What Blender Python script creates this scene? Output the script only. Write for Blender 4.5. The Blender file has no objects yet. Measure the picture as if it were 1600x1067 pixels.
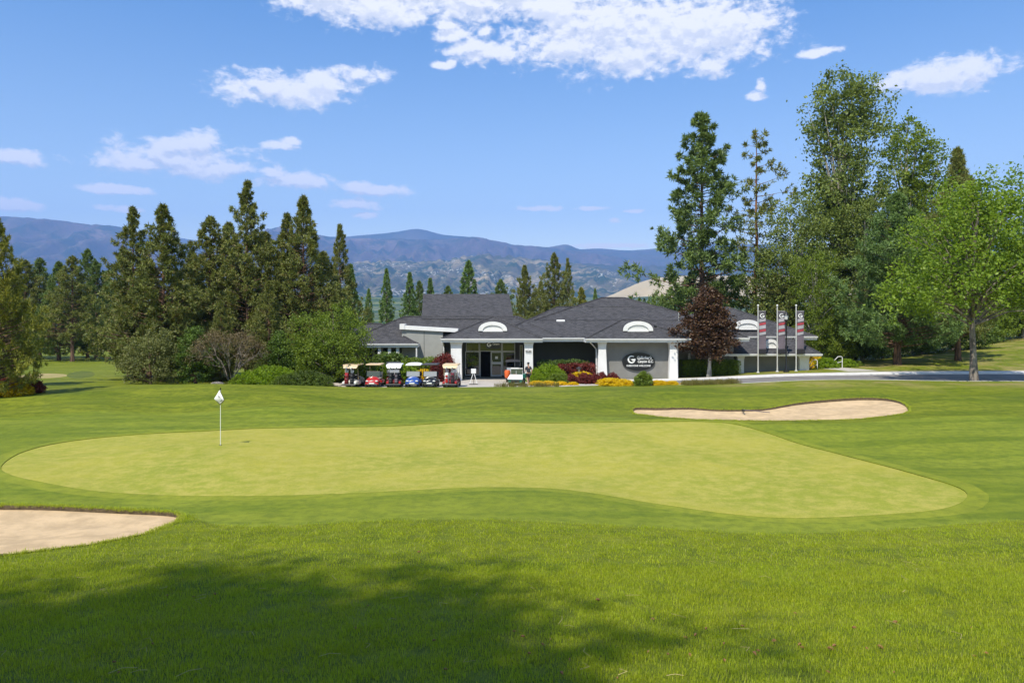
import bpy, math, random
import numpy as np
from mathutils import Vector, Matrix, noise
from mathutils.geometry import delaunay_2d_cdt
R = math.radians
random.seed(7)
C = bpy.context.scene.collection
sc = bpy.context.scene
# ---------------------------------------------------------------- camera
F = 1156.0; HY = 490.0; ZC = 6.0
cam = bpy.data.cameras.new('camera'); camo = bpy.data.objects.new('camera', cam); C.objects.link(camo)
camo.location = (0, 0, ZC); camo.rotation_euler = (R(90), 0, 0)
cam.sensor_width = 36; cam.lens = F/1600*36; cam.shift_y = -(533.5-HY)/1600
cam.clip_end = 60000; cam.clip_start = 0.2
sc.camera = camo
# ---------------------------------------------------------------- light
SUN_EL = R(56); SUN_AZ = R(28)          # shadows run away from the camera and to the right
sd = bpy.data.lights.new('sun', 'SUN'); sd.energy = 5.0; sd.angle = R(0.6); sd.color = (1, .94, .84)
so = bpy.data.objects.new('sun', sd); C.objects.link(so)
sdir = Vector((-math.sin(SUN_AZ)*math.cos(SUN_EL), -math.cos(SUN_AZ)*math.cos(SUN_EL), math.sin(SUN_EL)))
so.rotation_euler = sdir.to_track_quat('Z', 'Y').to_euler()
so.location = (-20, -30, 60)
sc.view_settings.view_transform = 'Standard'; sc.view_settings.look = 'None'
sc.view_settings.exposure = 0.42; sc.view_settings.gamma = 1
sc.cycles.max_bounces = 6; sc.cycles.diffuse_bounces = 3; sc.cycles.transparent_max_bounces = 12
sc.cycles.volume_bounces = 1; sc.cycles.use_denoising = True
sc.cycles.sample_clamp_indirect = 6

def N(nt, t, **kw):
    n = nt.nodes.new(t)
    ins = kw.pop('ins', {})
    for k, v in kw.items(): setattr(n, k, v)
    for k, v in ins.items():
        if isinstance(v, bpy.types.NodeSocket): nt.links.new(v, n.inputs[k])
        else: n.inputs[k].default_value = v
    return n
def math_(nt, op, a, b=0.0, c=None, clamp=False):
    n = nt.nodes.new('ShaderNodeMath'); n.operation = op; n.use_clamp = clamp
    for i, v in enumerate((a, b, c)):
        if v is None: continue
        if isinstance(v, bpy.types.NodeSocket): nt.links.new(v, n.inputs[i])
        else: n.inputs[i].default_value = v
    return n.outputs[0]
def mixc(nt, f, a, b, mode='MIX'):
    n = nt.nodes.new('ShaderNodeMix'); n.data_type = 'RGBA'; n.blend_type = mode
    for i, v in ((0, f), (6, a), (7, b)):
        if isinstance(v, bpy.types.NodeSocket): nt.links.new(v, n.inputs[i])
        else: n.inputs[i].default_value = v if i == 0 else (tuple(v)+(1,))[:4]
    return n.outputs[2]
def remap(nt, v, a, b, c=0.0, d=1.0, smooth=True):
    n = nt.nodes.new('ShaderNodeMapRange'); n.interpolation_type = 'SMOOTHSTEP' if smooth else 'LINEAR'
    nt.links.new(v, n.inputs[0])
    for i, x in enumerate((a, b, c, d)): n.inputs[i+1].default_value = x
    return n.outputs[0]

# ---------------------------------------------------------------- world: clear sky with cumulus
w = bpy.data.worlds.new('World'); sc.world = w; w.use_nodes = True
nt = w.node_tree; nt.nodes.clear()
sky = N(nt, 'ShaderNodeTexSky', sky_type='NISHITA', sun_disc=False)
sky.sun_elevation = SUN_EL; sky.sun_rotation = math.pi + SUN_AZ
sky.altitude = 600; sky.air_density = 1.0; sky.dust_density = 0.5; sky.ozone_density = 1.6
geo = N(nt, 'ShaderNodeTexCoord').outputs['Generated']
sx = N(nt, 'ShaderNodeSeparateXYZ', ins={0: geo})
az = math_(nt, 'ARCTAN2', sx.outputs[0], sx.outputs[1])
el = math_(nt, 'ARCSINE', sx.outputs[2])
blobs = [(520,-8,85,34),(600,8,90,30),(640,-30,120,40),(735,5,62,32),(760,50,14,10),(850,10,110,22),(960,45,150,52),(1090,40,115,52),(1130,45,75,40),
 (985,92,88,24),(900,70,105,28),(770,84,62,14),(745,75,42,14),(1040,70,120,34),(704,55,28,12),(691,103,15,5),(705,98,8,6),(1118,104,26,16),(820,-20,120,26),
 (440,142,85,22),(505,128,50,16),(560,116,42,13),(400,132,30,12),(290,250,82,24),(345,262,45,14),(225,256,52,12),(270,230,38,14),(440,228,24,5),(456,222,14,6),(462,281,56,12),(430,272,26,9),
 (590,298,50,9),(560,292,25,8),(558,320,38,9),(570,336,22,5),(25,245,48,10),(1475,118,70,20),(1510,120,36,12),(1440,125,42,12),
 (1190,136,8,10),(1182,150,13,7),(1275,84,24,5),(1290,80,16,4),(180,296,46,6),(20,320,34,8),(960,345,10,5),(842,326,36,4),(925,326,26,3),(955,384,62,4),(1598,345,34,30),(195,328,28,5),(990,330,20,3),(310,225,30,16),(700,40,26,8)]
def todir(px, py):
    a = math.atan((px-800)/F); return a, math.atan((HY-py)/F*math.cos(a))
def cloud_field(vec_el_offset):
    e2 = math_(nt, 'ADD', el, vec_el_offset)
    v = N(nt, 'ShaderNodeCombineXYZ', ins={0: az, 1: e2, 2: 0.0}).outputs[0]
    d = None
    for (px, py, rx, ry) in blobs:
        a, e = todir(px, py); ra = rx*1.18/F; re = ry*1.2/F
        m = N(nt, 'ShaderNodeVectorMath', operation='MULTIPLY_ADD', ins={0: v, 1: (1/ra, 1/re, 0), 2: (-a/ra, -e/re, 0)})
        l = N(nt, 'ShaderNodeVectorMath', operation='LENGTH', ins={0: m.outputs[0]}).outputs['Value']
        d = l if d is None else math_(nt, 'SMOOTH_MIN', d, l, .25)
    f = math_(nt, 'MULTIPLY', math_(nt, 'SUBTRACT', 1.0, d), 1.3)
    # sparse fair-weather clouds over the rest of the sky
    vs = N(nt, 'ShaderNodeVectorMath', operation='MULTIPLY', ins={0: v, 1: (2.6, 6.5, 1)}).outputs[0]
    n0 = N(nt, 'ShaderNodeTexNoise', ins={'Vector': vs, 'Scale': 1.0, 'Detail': 2.0}).outputs['Fac']
    side = remap(nt, math_(nt, 'ABSOLUTE', az), .68, .85)
    high = remap(nt, e2, .46, .6)
    oth = math_(nt, 'MAXIMUM', side, high)
    oth = math_(nt, 'MULTIPLY', oth, remap(nt, e2, .02, .1))
    g = math_(nt, 'ADD', math_(nt, 'MULTIPLY', math_(nt, 'SUBTRACT', n0, .56), 6.0), math_(nt, 'MULTIPLY', math_(nt, 'SUBTRACT', oth, 1.0), 6.0))
    f = math_(nt, 'MAXIMUM', f, g)
    vn = N(nt, 'ShaderNodeVectorMath', operation='MULTIPLY', ins={0: v, 1: (17, 30, 1)}).outputs[0]
    n1 = N(nt, 'ShaderNodeTexNoise', ins={'Vector': vn, 'Scale': 1.0, 'Detail': 9.0, 'Roughness': .58, 'Distortion': .25}).outputs['Fac']
    vn2 = N(nt, 'ShaderNodeVectorMath', operation='MULTIPLY', ins={0: v, 1: (60, 95, 1)}).outputs[0]
    n2 = N(nt, 'ShaderNodeTexNoise', ins={'Vector': vn2, 'Scale': 1.0, 'Detail': 7.0, 'Roughness': .6, 'Distortion': .3}).outputs['Fac']
    nn = math_(nt, 'ADD', math_(nt, 'MULTIPLY', math_(nt, 'SUBTRACT', n1, .48), 2.2), math_(nt, 'MULTIPLY', math_(nt, 'SUBTRACT', n2, .52), 2.3))
    return math_(nt, 'ADD', math_(nt, 'ADD', f, .06), nn), n1
f0, n1 = cloud_field(0.0)
f1, _ = cloud_field(0.010)
dens = remap(nt, f0, -.15, .8)
dens = math_(nt, 'MULTIPLY', dens, .97)
above = remap(nt, math_(nt, 'SUBTRACT', f1, f0), -.35, .45)
lit = mixc(nt, above, (8.0, 7.8, 7.7), (5.6, 5.8, 6.3))
lit2 = mixc(nt, remap(nt, n1, .4, .66, 0, .6), lit, mixc(nt, .5, lit, (8.0, 7.9, 7.8)))
tint = mixc(nt, remap(nt, el, .0, .42, smooth=False), (1.9, 1.52, 1.10), (.50, .93, 1.24))
SKYMIX = mixc(nt, 1.0, sky.outputs[0], tint, 'MULTIPLY')
col = mixc(nt, dens, SKYMIX, lit2)
bg = N(nt, 'ShaderNodeBackground', ins={'Color': col, 'Strength': 0.115})
nt.links.new(bg.outputs[0], N(nt, 'ShaderNodeOutputWorld').inputs[0])

# ---------------------------------------------------------------- helpers
def P(px, py, Y): return Vector(((px-800)/F*Y, Y, ZC+(HY-py)/F*Y))
def X(px, Y): return (px-800)/F*Y
def Z(py, Y): return ZC+(HY-py)/F*Y
def tag(o, label=None, cat=None, group=None, kind=None):
    if label: o['label'] = label
    if cat: o['category'] = cat
    if group: o['group'] = group
    if kind: o['kind'] = kind
    return o
def thing(name, label, cat, loc=(0, 0, 0), rotz=0, group=None):
    o = bpy.data.objects.new(name, None); C.objects.link(o); o.empty_display_size = .2
    o.location = loc; o.rotation_euler = (0, 0, rotz)
    return tag(o, label, cat, group)
def link(name, me, mat=None, parent=None, world=True, smooth=False):
    o = bpy.data.objects.new(name, me); C.objects.link(o)
    if mat is not None and not me.materials: me.materials.append(mat)
    if parent is not None:
        o.parent = parent
    if smooth: me.shade_smooth()
    return o
def children(o): return [c for c in o.children]
def copy_tree(o, parent=None):
    c = o.copy(); C.objects.link(c); c.parent = parent
    for ch in children(o): copy_tree(ch, c)
    return c
def mesh_np(name, V, Fc, mat=None):
    """V (n,3); Fc (m,k) constant k"""
    me = bpy.data.meshes.new(name)
    V = np.asarray(V, dtype=np.float32); Fc = np.asarray(Fc, dtype=np.int32)
    me.vertices.add(len(V)); me.vertices.foreach_set('co', V.ravel())
    m, k = Fc.shape
    me.loops.add(m*k); me.loops.foreach_set('vertex_index', Fc.ravel())
    me.polygons.add(m)
    me.polygons.foreach_set('loop_start', np.arange(0, m*k, k, dtype=np.int32))
    me.polygons.foreach_set('loop_total', np.full(m, k, dtype=np.int32))
    me.update(calc_edges=True); me.validate()
    if mat: me.materials.append(mat)
    return me
class MB:
    def __init__(s): s.v = []; s.f = []; s.m = None
    def add(s, vs, fs):
        b = len(s.v); s.v += [Vector(p) for p in vs]; s.f += [tuple(i+b for i in f) for f in fs]; return s
    def box(s, x0, x1, y0, y1, z0, z1):
        return s.add([(x0,y0,z0),(x1,y0,z0),(x1,y1,z0),(x0,y1,z0),(x0,y0,z1),(x1,y0,z1),(x1,y1,z1),(x0,y1,z1)],
              [(0,3,2,1),(4,5,6,7),(0,1,5,4),(1,2,6,5),(2,3,7,6),(3,0,4,7)])
    def rbox(s, x0, x1, y0, y1, z0, z1, b=.03):
        # box with chamfered vertical and horizontal edges
        xs = (x0, x0+b, x1-b, x1); ys = (y0, y0+b, y1-b, y1)
        ring = [(xs[1],ys[0]),(xs[2],ys[0]),(xs[3],ys[1]),(xs[3],ys[2]),(xs[2],ys[3]),(xs[1],ys[3]),(xs[0],ys[2]),(xs[0],ys[1])]
        cx, cy = (x0+x1)/2, (y0+y1)/2
        def shr(p): return (p[0]+(b if p[0] < cx else -b)*.8, p[1]+(b if p[1] < cy else -b)*.8)
        L = [[(*shr(p), z0) for p in ring], [(*p, z0+b) for p in ring], [(*p, z1-b) for p in ring], [(*shr(p), z1) for p in ring]]
        vs = [p for l in L for p in l]; fs = [tuple(range(7, -1, -1)), tuple(range(24, 32))]
        for k in range(3):
            for i in range(8): j = (i+1) % 8; fs.append((k*8+i, k*8+j, k*8+8+j, k*8+8+i))
        return s.add(vs, fs)
    def tube(s, pts, rad, n=8, cap=True):
        pts = [Vector(p) for p in pts]; rr = rad if isinstance(rad, (list, tuple)) else [rad]*len(pts)
        vs = []; up0 = None
        for i, p in enumerate(pts):
            t = (pts[min(i+1, len(pts)-1)]-pts[max(i-1, 0)]).normalized()
            a = Vector((0, 0, 1)) if abs(t.z) < .95 else Vector((1, 0, 0))
            if up0 is not None: a = up0
            u = t.cross(a).normalized(); v = u.cross(t).normalized(); up0 = v
            for k in range(n):
                an = 2*math.pi*k/n; vs.append(p+(u*math.cos(an)+v*math.sin(an))*rr[i])
        fs = []
        for i in range(len(pts)-1):
            for k in range(n): j = (k+1) % n; fs.append((i*n+k, i*n+j, (i+1)*n+j, (i+1)*n+k))
        if cap: fs += [tuple(range(n-1, -1, -1)), tuple(range((len(pts)-1)*n, len(pts)*n))]
        return s.add(vs, fs)
    def lathe(s, prof, n=16, c=(0, 0, 0), axis='Z'):
        vs = []
        for r, h in prof:
            for k in range(n):
                a = 2*math.pi*k/n; p = (r*math.cos(a), r*math.sin(a), h)
                if axis == 'X': p = (p[2], p[0], p[1])
                if axis == 'Y': p = (p[0], p[2], p[1])
                vs.append((p[0]+c[0], p[1]+c[1], p[2]+c[2]))
        fs = [(i*n+k, i*n+(k+1) % n, (i+1)*n+(k+1) % n, (i+1)*n+k) for i in range(len(prof)-1) for k in range(n)]
        fs += [tuple(range(n-1, -1, -1)), tuple(range((len(prof)-1)*n, len(prof)*n))]
        return s.add(vs, fs)
    def loft(s, rings, cap=True):
        n = len(rings[0]); vs = [p for r in rings for p in r]
        fs = [(i*n+k, i*n+(k+1) % n, (i+1)*n+(k+1) % n, (i+1)*n+k) for i in range(len(rings)-1) for k in range(n)]
        if cap: fs += [tuple(range(n-1, -1, -1)), tuple(range((len(rings)-1)*n, len(rings)*n))]
        return s.add(vs, fs)
    def prism(s, poly, axis, a, b):
        """poly of 2-D points extruded along axis from a to b"""
        def mk(p, h): return {'X': (h, p[0], p[1]), 'Y': (p[0], h, p[1]), 'Z': (p[0], p[1], h)}[axis]
        n = len(poly)
        return s.add([mk(p, a) for p in poly]+[mk(p, b) for p in poly],
              [tuple(range(n-1, -1, -1)), tuple(range(n, 2*n))]+[(i, (i+1) % n, n+(i+1) % n, n+i) for i in range(n)])
    def mesh(s, name, mat=None, smooth=False, off=(0, 0, 0)):
        me = bpy.data.meshes.new(name)
        me.from_pydata([(p.x-off[0], p.y-off[1], p.z-off[2]) for p in s.v], [], s.f)
        me.validate()
        import bmesh
        bm = bmesh.new(); bm.from_mesh(me); bmesh.ops.recalc_face_normals(bm, faces=bm.faces); bm.to_mesh(me); bm.free()
        if mat: me.materials.append(mat)
        if smooth:
            me.shade_smooth()
            try: me.set_sharp_from_angle(angle=R(40))
            except Exception: pass
        return me
    def build(s, name, mat, parent=None, smooth=False, off=(0, 0, 0)):
        return link(name, s.mesh(name, mat, smooth, off), None, parent)

# ---------------------------------------------------------------- materials
def newmat(name):
    m = bpy.data.materials.new(name); m.use_nodes = True
    return m, m.node_tree, m.node_tree.nodes['Principled BSDF']
def simple(name, col, rough=.6, metal=0.0, spec=.4, var=0.0, vscale=8, bump=0.0, bscale=60, coat=0, emit=None, var2=None):
    m, nt, b = newmat(name)
    b.inputs['Roughness'].default_value = rough; b.inputs['Metallic'].default_value = metal
    b.inputs['Specular IOR Level'].default_value = spec; b.inputs['Coat Weight'].default_value = coat
    b.inputs['Base Color'].default_value = (*col, 1)
    if var or bump: tc = N(nt, 'ShaderNodeTexCoord').outputs['Object']
    if var:
        n = N(nt, 'ShaderNodeTexNoise', ins={'Vector': tc, 'Scale': vscale, 'Detail': 5.0, 'Roughness': .65}).outputs['Fac']
        c2 = var2 or tuple(x*(1-var) for x in col)
        nt.links.new(mixc(nt, remap(nt, n, .35, .68), col, c2), b.inputs['Base Color'])
    if bump:
        n = N(nt, 'ShaderNodeTexNoise', ins={'Vector': tc, 'Scale': bscale, 'Detail': 4.0}).outputs['Fac']
        bp = N(nt, 'ShaderNodeBump', ins={'Height': n, 'Strength': bump, 'Distance': .02})
        nt.links.new(bp.outputs[0], b.inputs['Normal'])
    return m
def turf(name, c1, c2, c3, scale=1.0, bump=.6, dry=None, streak=0.0, fine=60, dist=.02):
    m, nt, b = newmat(name)
    b.inputs['Roughness'].default_value = .75; b.inputs['Specular IOR Level'].default_value = .15
    tc = N(nt, 'ShaderNodeTexCoord').outputs['Object']
    big = N(nt, 'ShaderNodeTexNoise', ins={'Vector': tc, 'Scale': .16*scale, 'Detail': 4.0, 'Roughness': .6, 'Distortion': .6}).outputs['Fac']
    mid = N(nt, 'ShaderNodeTexNoise', ins={'Vector': tc, 'Scale': 2.2*scale, 'Detail': 6.0, 'Roughness': .7}).outputs['Fac']
    fin = N(nt, 'ShaderNodeTexNoise', ins={'Vector': tc, 'Scale': fine, 'Detail': 3.0, 'Roughness': .8}).outputs['Fac']
    c = mixc(nt, remap(nt, big, .34, .66), c1, c2)
    c = mixc(nt, math_(nt, 'MULTIPLY', remap(nt, mid, .38, .66), .8), c, c3)
    c = mixc(nt, remap(nt, fin, .3, .75, 0, .5), c, mixc(nt, 1.0, c, (.45, .5, .4), 'MULTIPLY'))
    sp1 = N(nt, 'ShaderNodeTexNoise', ins={'Vector': tc, 'Scale': 9.0, 'Detail': 4.0, 'Roughness': .75}).outputs['Fac']
    c = mixc(nt, remap(nt, sp1, .45, .72, 0, .45), c, mixc(nt, 1.0, c, (1.28, 1.2, 1.15), 'MULTIPLY'))
    lg = N(nt, 'ShaderNodeTexNoise', ins={'Vector': tc, 'Scale': .5, 'Detail': 5.0, 'Roughness': .65, 'Distortion': .8}).outputs['Fac']
    c = mixc(nt, remap(nt, lg, .4, .68, 0, .4), c, mixc(nt, 1.0, c, (.74, .82, .7), 'MULTIPLY'))
    if streak:
        mp = N(nt, 'ShaderNodeMapping', ins={'Vector': tc, 'Rotation': (0, 0, R(12)), 'Scale': (.05, .55, .1)}).outputs[0]
        sn = N(nt, 'ShaderNodeTexNoise', ins={'Vector': mp, 'Scale': 1.6, 'Detail': 5.0, 'Roughness': .6, 'Distortion': .3}).outputs['Fac']
        c = mixc(nt, remap(nt, sn, .42, .6, 0, streak), c, mixc(nt, 1.0, c, (.62, .72, .55), 'MULTIPLY'))
    if dry:
        dn = N(nt, 'ShaderNodeTexNoise', ins={'Vector': tc, 'Scale': .35, 'Detail': 6.0, 'Roughness': .7}).outputs['Fac']
        sp = N(nt, 'ShaderNodeSeparateXYZ', ins={0: tc})
        far = remap(nt, sp.outputs[1], 44, 52)
        rgt = remap(nt, sp.outputs[0], 12, 20)
        msk = math_(nt, 'MULTIPLY', remap(nt, dn, .42, .62), math_(nt, 'ADD', math_(nt, 'MULTIPLY', far, math_(nt, 'ADD', rgt, .12)), .0, clamp=True))
        c = mixc(nt, math_(nt, 'MULTIPLY', msk, .75), c, dry)
    nt.links.new(c, b.inputs['Base Color'])
    h = math_(nt, 'ADD', fin, math_(nt, 'MULTIPLY', mid, 1.5))
    bp = N(nt, 'ShaderNodeBump', ins={'Height': h, 'Strength': bump, 'Distance': dist})
    nt.links.new(bp.outputs[0], b.inputs['Normal'])
    return m
def leafmat(name, dark, light, trans=.35, clump=1.2, hue=None, gain=1.55, world=False):
    dark = (dark[0]*gain*1.12, dark[1]*gain, dark[2]*gain*.85); light = (light[0]*gain*1.08, light[1]*gain, light[2]*gain*.85)
    m = bpy.data.materials.new(name); m.use_nodes = True; nt = m.node_tree; nt.nodes.clear()
    g = N(nt, 'ShaderNodeNewGeometry'); tc = N(nt, 'ShaderNodeTexCoord').outputs['Object']
    if world: tc = g.outputs['Position']
    n = N(nt, 'ShaderNodeTexNoise', ins={'Vector': tc, 'Scale': clump, 'Detail': 3.0 if not world else 7.0, 'Roughness': .5 if not world else .75}).outputs['Fac']
    oi = N(nt, 'ShaderNodeObjectInfo').outputs['Random']
    f = math_(nt, 'ADD', math_(nt, 'MULTIPLY', g.outputs['Random Per Island'], .6), math_(nt, 'MULTIPLY', remap(nt, n, .35, .65), .4))
    c = mixc(nt, f, dark, light)
    if world: c = mixc(nt, remap(nt, n, .36, .66, 0, .55), mixc(nt, 1.0, c, (1.12, 1.06, .9), 'MULTIPLY'), mixc(nt, 1.0, c, (.55, .68, .6), 'MULTIPLY'))
    if hue: c = mixc(nt, math_(nt, 'MULTIPLY', remap(nt, g.outputs['Random Per Island'], .86, .95), .8), c, hue)
    c = mixc(nt, math_(nt, 'MULTIPLY', oi, .35), c, mixc(nt, 1.0, c, (.72, .82, .8), 'MULTIPLY'))
    d = N(nt, 'ShaderNodeBsdfPrincipled', ins={'Base Color': c, 'Roughness': .5, 'Specular IOR Level': .3})
    t = N(nt, 'ShaderNodeBsdfTranslucent', ins={'Color': mixc(nt, 1.0, c, (1.3, 1.25, .6), 'MULTIPLY')})
    mx = N(nt, 'ShaderNodeMixShader', ins={0: trans, 1: d.outputs[0], 2: t.outputs[0]})
    nt.links.new(mx.outputs[0], N(nt, 'ShaderNodeOutputMaterial').inputs[0])
    return m
def barkmat(name, c1, c2, sc_=6):
    m, nt, b = newmat(name); b.inputs['Roughness'].default_value = .9
    tc = N(nt, 'ShaderNodeTexCoord').outputs['Object']
    mp = N(nt, 'ShaderNodeMapping', ins={'Vector': tc, 'Scale': (1, 1, .22)}).outputs[0]
    n = N(nt, 'ShaderNodeTexNoise', ins={'Vector': mp, 'Scale': sc_, 'Detail': 5.0, 'Roughness': .7}).outputs['Fac']
    nt.links.new(mixc(nt, remap(nt, n, .4, .6), c1, c2), b.inputs['Base Color'])
    nt.links.new(N(nt, 'ShaderNodeBump', ins={'Height': n, 'Strength': .8, 'Distance': .05}).outputs[0], b.inputs['Normal'])
    return m
M = {}
M['green'] = turf('green_turf', (.365, .335, .046), (.265, .285, .032), (.41, .36, .08), 1.0, .25, fine=24, dist=.008)
M['dryturf'] = turf('dry_turf', (.40, .30, .13), (.30, .27, .09), (.42, .33, .16), 1.0, .5)
M['deeprough'] = turf('deep_rough_turf', (.10, .14, .018), (.15, .17, .03), (.09, .11, .02), 1.5, .9)
M['fringe'] = turf('fringe_turf', (.225, .25, .019), (.255, .278, .024), (.16, .19, .016), 1.2, .2, fine=50, dist=.01)
M['collar'] = turf('collar_turf', (.185, .222, .014), (.235, .268, .022), (.13, .165, .014), 1.2, .3, streak=.7, fine=50)
M['rough'] = turf('rough_turf', (.17, .205, .010), (.235, .255, .018), (.115, .142, .010), 1.0, .8, dry=(.30, .235, .09), streak=.75, fine=38, dist=.03)
M['sand'] = simple('bunker_sand', (.56, .41, .24), .95, spec=.1, var=.25, vscale=1.6, bump=.5, bscale=14)
M['soil'] = simple('soil_edge', (.10, .07, .035), .95, var=.5, vscale=9, bump=.8, bscale=20)
M['mulch'] = simple('mulch', (.09, .055, .035), .95, var=.5, vscale=14, bump=.8, bscale=25)
M['asphalt'] = simple('asphalt', (.20, .185, .175), .9, var=.25, vscale=.8, bump=.3, bscale=80)
M['conc'] = simple('pale_concrete', (.46, .42, .37), .85, var=.2, vscale=2, bump=.2, bscale=50)
M['kerb'] = simple('kerb_concrete', (.74, .72, .68), .8, var=.12, vscale=2)
M['white'] = simple('white_paint', (.78, .77, .74), .5, var=.07, vscale=3)
M['stucco'] = simple('grey_stucco', (.215, .21, .19), .9, var=.12, vscale=1.2, bump=.25, bscale=40)
M['stucco_light'] = simple('light_stucco', (.33, .33, .30), .9, var=.1, vscale=1.2, bump=.25, bscale=40)
M['stucco_white'] = simple('white_stucco', (.76, .75, .72), .85, var=.08, vscale=1.5, bump=.2, bscale=40)
M['shadewall'] = simple('painted_shade_wall', (.075, .075, .07), .85, var=.1, vscale=1)  # wall colour darkened to carry the shade of the deep recess
M['soffit'] = simple('soffit', (.42, .38, .28), .8, var=.05, vscale=1)
M['black'] = simple('black_paint', (.012, .012, .013), .35, spec=.5)
M['rubber'] = simple('tyre_rubber', (.022, .021, .02), .8)
M['darkplastic'] = simple('dark_plastic', (.03, .03, .033), .5)
M['metal'] = simple('brushed_metal', (.62, .62, .61), .35, metal=.8)
M['pole'] = simple('pole_aluminium', (.60, .59, .55), .45, metal=.3, var=.1, vscale=3)
M['glass'] = simple('dark_window_glass', (.012, .015, .016), .04, spec=.9)
M['tan'] = simple('tan_roof_plastic', (.60, .45, .27), .5)
M['cream'] = simple('cream_seat', (.60, .55, .45), .6)
M['wplastic'] = simple('white_plastic', (.78, .78, .75), .4)
M['red'] = simple('red_paint', (.42, .018, .02), .3, coat=.5)
M['darkred'] = simple('dark_red_paint', (.16, .015, .022), .3, coat=.5)
M['blue'] = simple('blue_paint', (.02, .07, .30), .3, coat=.5)
M['gpaint'] = simple('green_paint', (.01, .12, .085), .4, coat=.4)
M['bpaint'] = simple('gloss_black_paint', (.012, .013, .016), .2, coat=.8)
M['orange'] = simple('orange_plastic', (.7, .13, .03), .5)
M['brown'] = simple('brown_seat', (.35, .2, .08), .6)
M['lamp'] = simple('headlamp_glass', (.75, .75, .72), .15, spec=.8)
M['stone'] = simple('stone', (.42, .36, .29), .9, var=.35, vscale=4, bump=.6, bscale=12)
M['paver'] = simple('brick_paver', (.34, .23, .19), .9, var=.35, vscale=6, bump=.3, bscale=30)
M['bark'] = barkmat('pine_bark', (.20, .11, .065), (.06, .035, .025))
M['barkred'] = barkmat('orange_pine_bark', (.30, .14, .07), (.09, .045, .03))
M['barkgrey'] = barkmat('grey_bark', (.27, .225, .18), (.10, .08, .065), 4)
M['barkpale'] = barkmat('pale_bark', (.40, .37, .31), (.22, .2, .17), 5)
M['needle'] = leafmat('pine_needles', (.042, .060, .018), (.125, .142, .040), .22, 1.0, (.21, .145, .06), gain=2.15)
M['needle_blue'] = leafmat('blue_green_needles', (.036, .062, .021), (.088, .128, .036), .2, .8, gain=2.15)
M['needle_gold'] = leafmat('sunlit_needles', (.05, .075, .014), (.22, .22, .04), .25, 1.2, gain=1.7)  # lit copy of the pine needles, sunlit gold put into the colour
M['spruce'] = leafmat('spruce_needles', (.028, .055, .02), (.075, .12, .035), .15, .9, gain=2.5)
M['leaf'] = leafmat('broad_leaves', (.052, .092, .012), (.15, .21, .028), .4, .8)
M['leaf_bright'] = leafmat('bright_leaves', (.095, .18, .018), (.24, .35, .045), .45, .7, gain=1.15)
M['leaf_cotton'] = leafmat('cottonwood_leaves', (.05, .085, .022), (.17, .215, .06), .35, .5)
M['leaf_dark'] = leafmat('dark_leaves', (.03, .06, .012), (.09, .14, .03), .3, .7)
M['leaf_cedar'] = leafmat('cedar_leaves', (.035, .065, .012), (.085, .145, .022), .2, 1.5)
M['leaf_lime'] = leafmat('lime_leaves', (.13, .24, .012), (.30, .44, .03), .45, 2, gain=1.0)
M['leaf_yellow'] = leafmat('yellow_leaves', (.55, .42, .008), (.85, .68, .02), .35, 3, gain=1.0)
M['leaf_red'] = leafmat('dark_red_leaves', (.07, .014, .016), (.24, .05, .045), .3, 2.5, gain=1.0)
M['leaf_copper'] = leafmat('copper_leaves', (.028, .015, .010), (.10, .052, .028), .2, 1.2, (.17, .11, .05), gain=1.1)
M['leaf_olive'] = leafmat('olive_juniper', (.055, .075, .022), (.15, .165, .06), .2, 1.0)
M['leaf_pink'] = leafmat('pinkish_leaves', (.14, .06, .03), (.30, .16, .08), .3, 3, gain=1.0)
M['twig'] = leafmat('bare_twigs', (.09, .07, .035), (.20, .16, .08), .1, 1.5, gain=1.0)
M['grass'] = leafmat('grass_blades', (.085, .125, .006), (.25, .30, .024), .4, .5, (.36, .33, .12), gain=2.2, world=True)
M['drygrass'] = leafmat('tall_grass', (.12, .13, .03), (.28, .25, .09), .4, 1, gain=1.0)

def roofmat():
    m, nt, b = newmat('asphalt_shingles'); b.inputs['Roughness'].default_value = .88; b.inputs['Specular IOR Level'].default_value = .25
    tc = N(nt, 'ShaderNodeTexCoord').outputs['Object']
    g = N(nt, 'ShaderNodeSeparateXYZ', ins={0: tc})
    # courses follow height; tabs follow the run along the eave
    u = math_(nt, 'ADD', g.outputs[0], math_(nt, 'MULTIPLY', g.outputs[1], .37))
    v = math_(nt, 'MULTIPLY', g.outputs[2], 2.3)
    vec = N(nt, 'ShaderNodeCombineXYZ', ins={0: u, 1: v, 2: 0.0}).outputs[0]
    br = N(nt, 'ShaderNodeTexBrick', offset=.5, ins={'Vector': vec, 'Color1': (.085, .083, .088, 1), 'Color2': (.034, .034, .037, 1), 'Mortar': (.022, .022, .024, 1), 'Scale': 1.0, 'Mortar Size': .012, 'Bias': -.1, 'Brick Width': .32, 'Row Height': .15})
    n = N(nt, 'ShaderNodeTexNoise', ins={'Vector': tc, 'Scale': 9.0, 'Detail': 5.0, 'Roughness': .8}).outputs['Fac']
    n2 = N(nt, 'ShaderNodeTexNoise', ins={'Vector': tc, 'Scale': .7, 'Detail': 4.0}).outputs['Fac']
    c = mixc(nt, remap(nt, n, .5, .75, 0, .8), br.outputs['Color'], (.16, .155, .16))
    c = mixc(nt, remap(nt, n2, .4, .7, 0, .35), c, (.07, .066, .07))
    nt.links.new(c, b.inputs['Base Color'])
    h = math_(nt, 'ADD', math_(nt, 'MULTIPLY', br.outputs['Fac'], -1.0), n)
    nt.links.new(N(nt, 'ShaderNodeBump', ins={'Height': h, 'Strength': .8, 'Distance': .03}).outputs[0], b.inputs['Normal'])
    return m
M['roof'] = roofmat()
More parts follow.
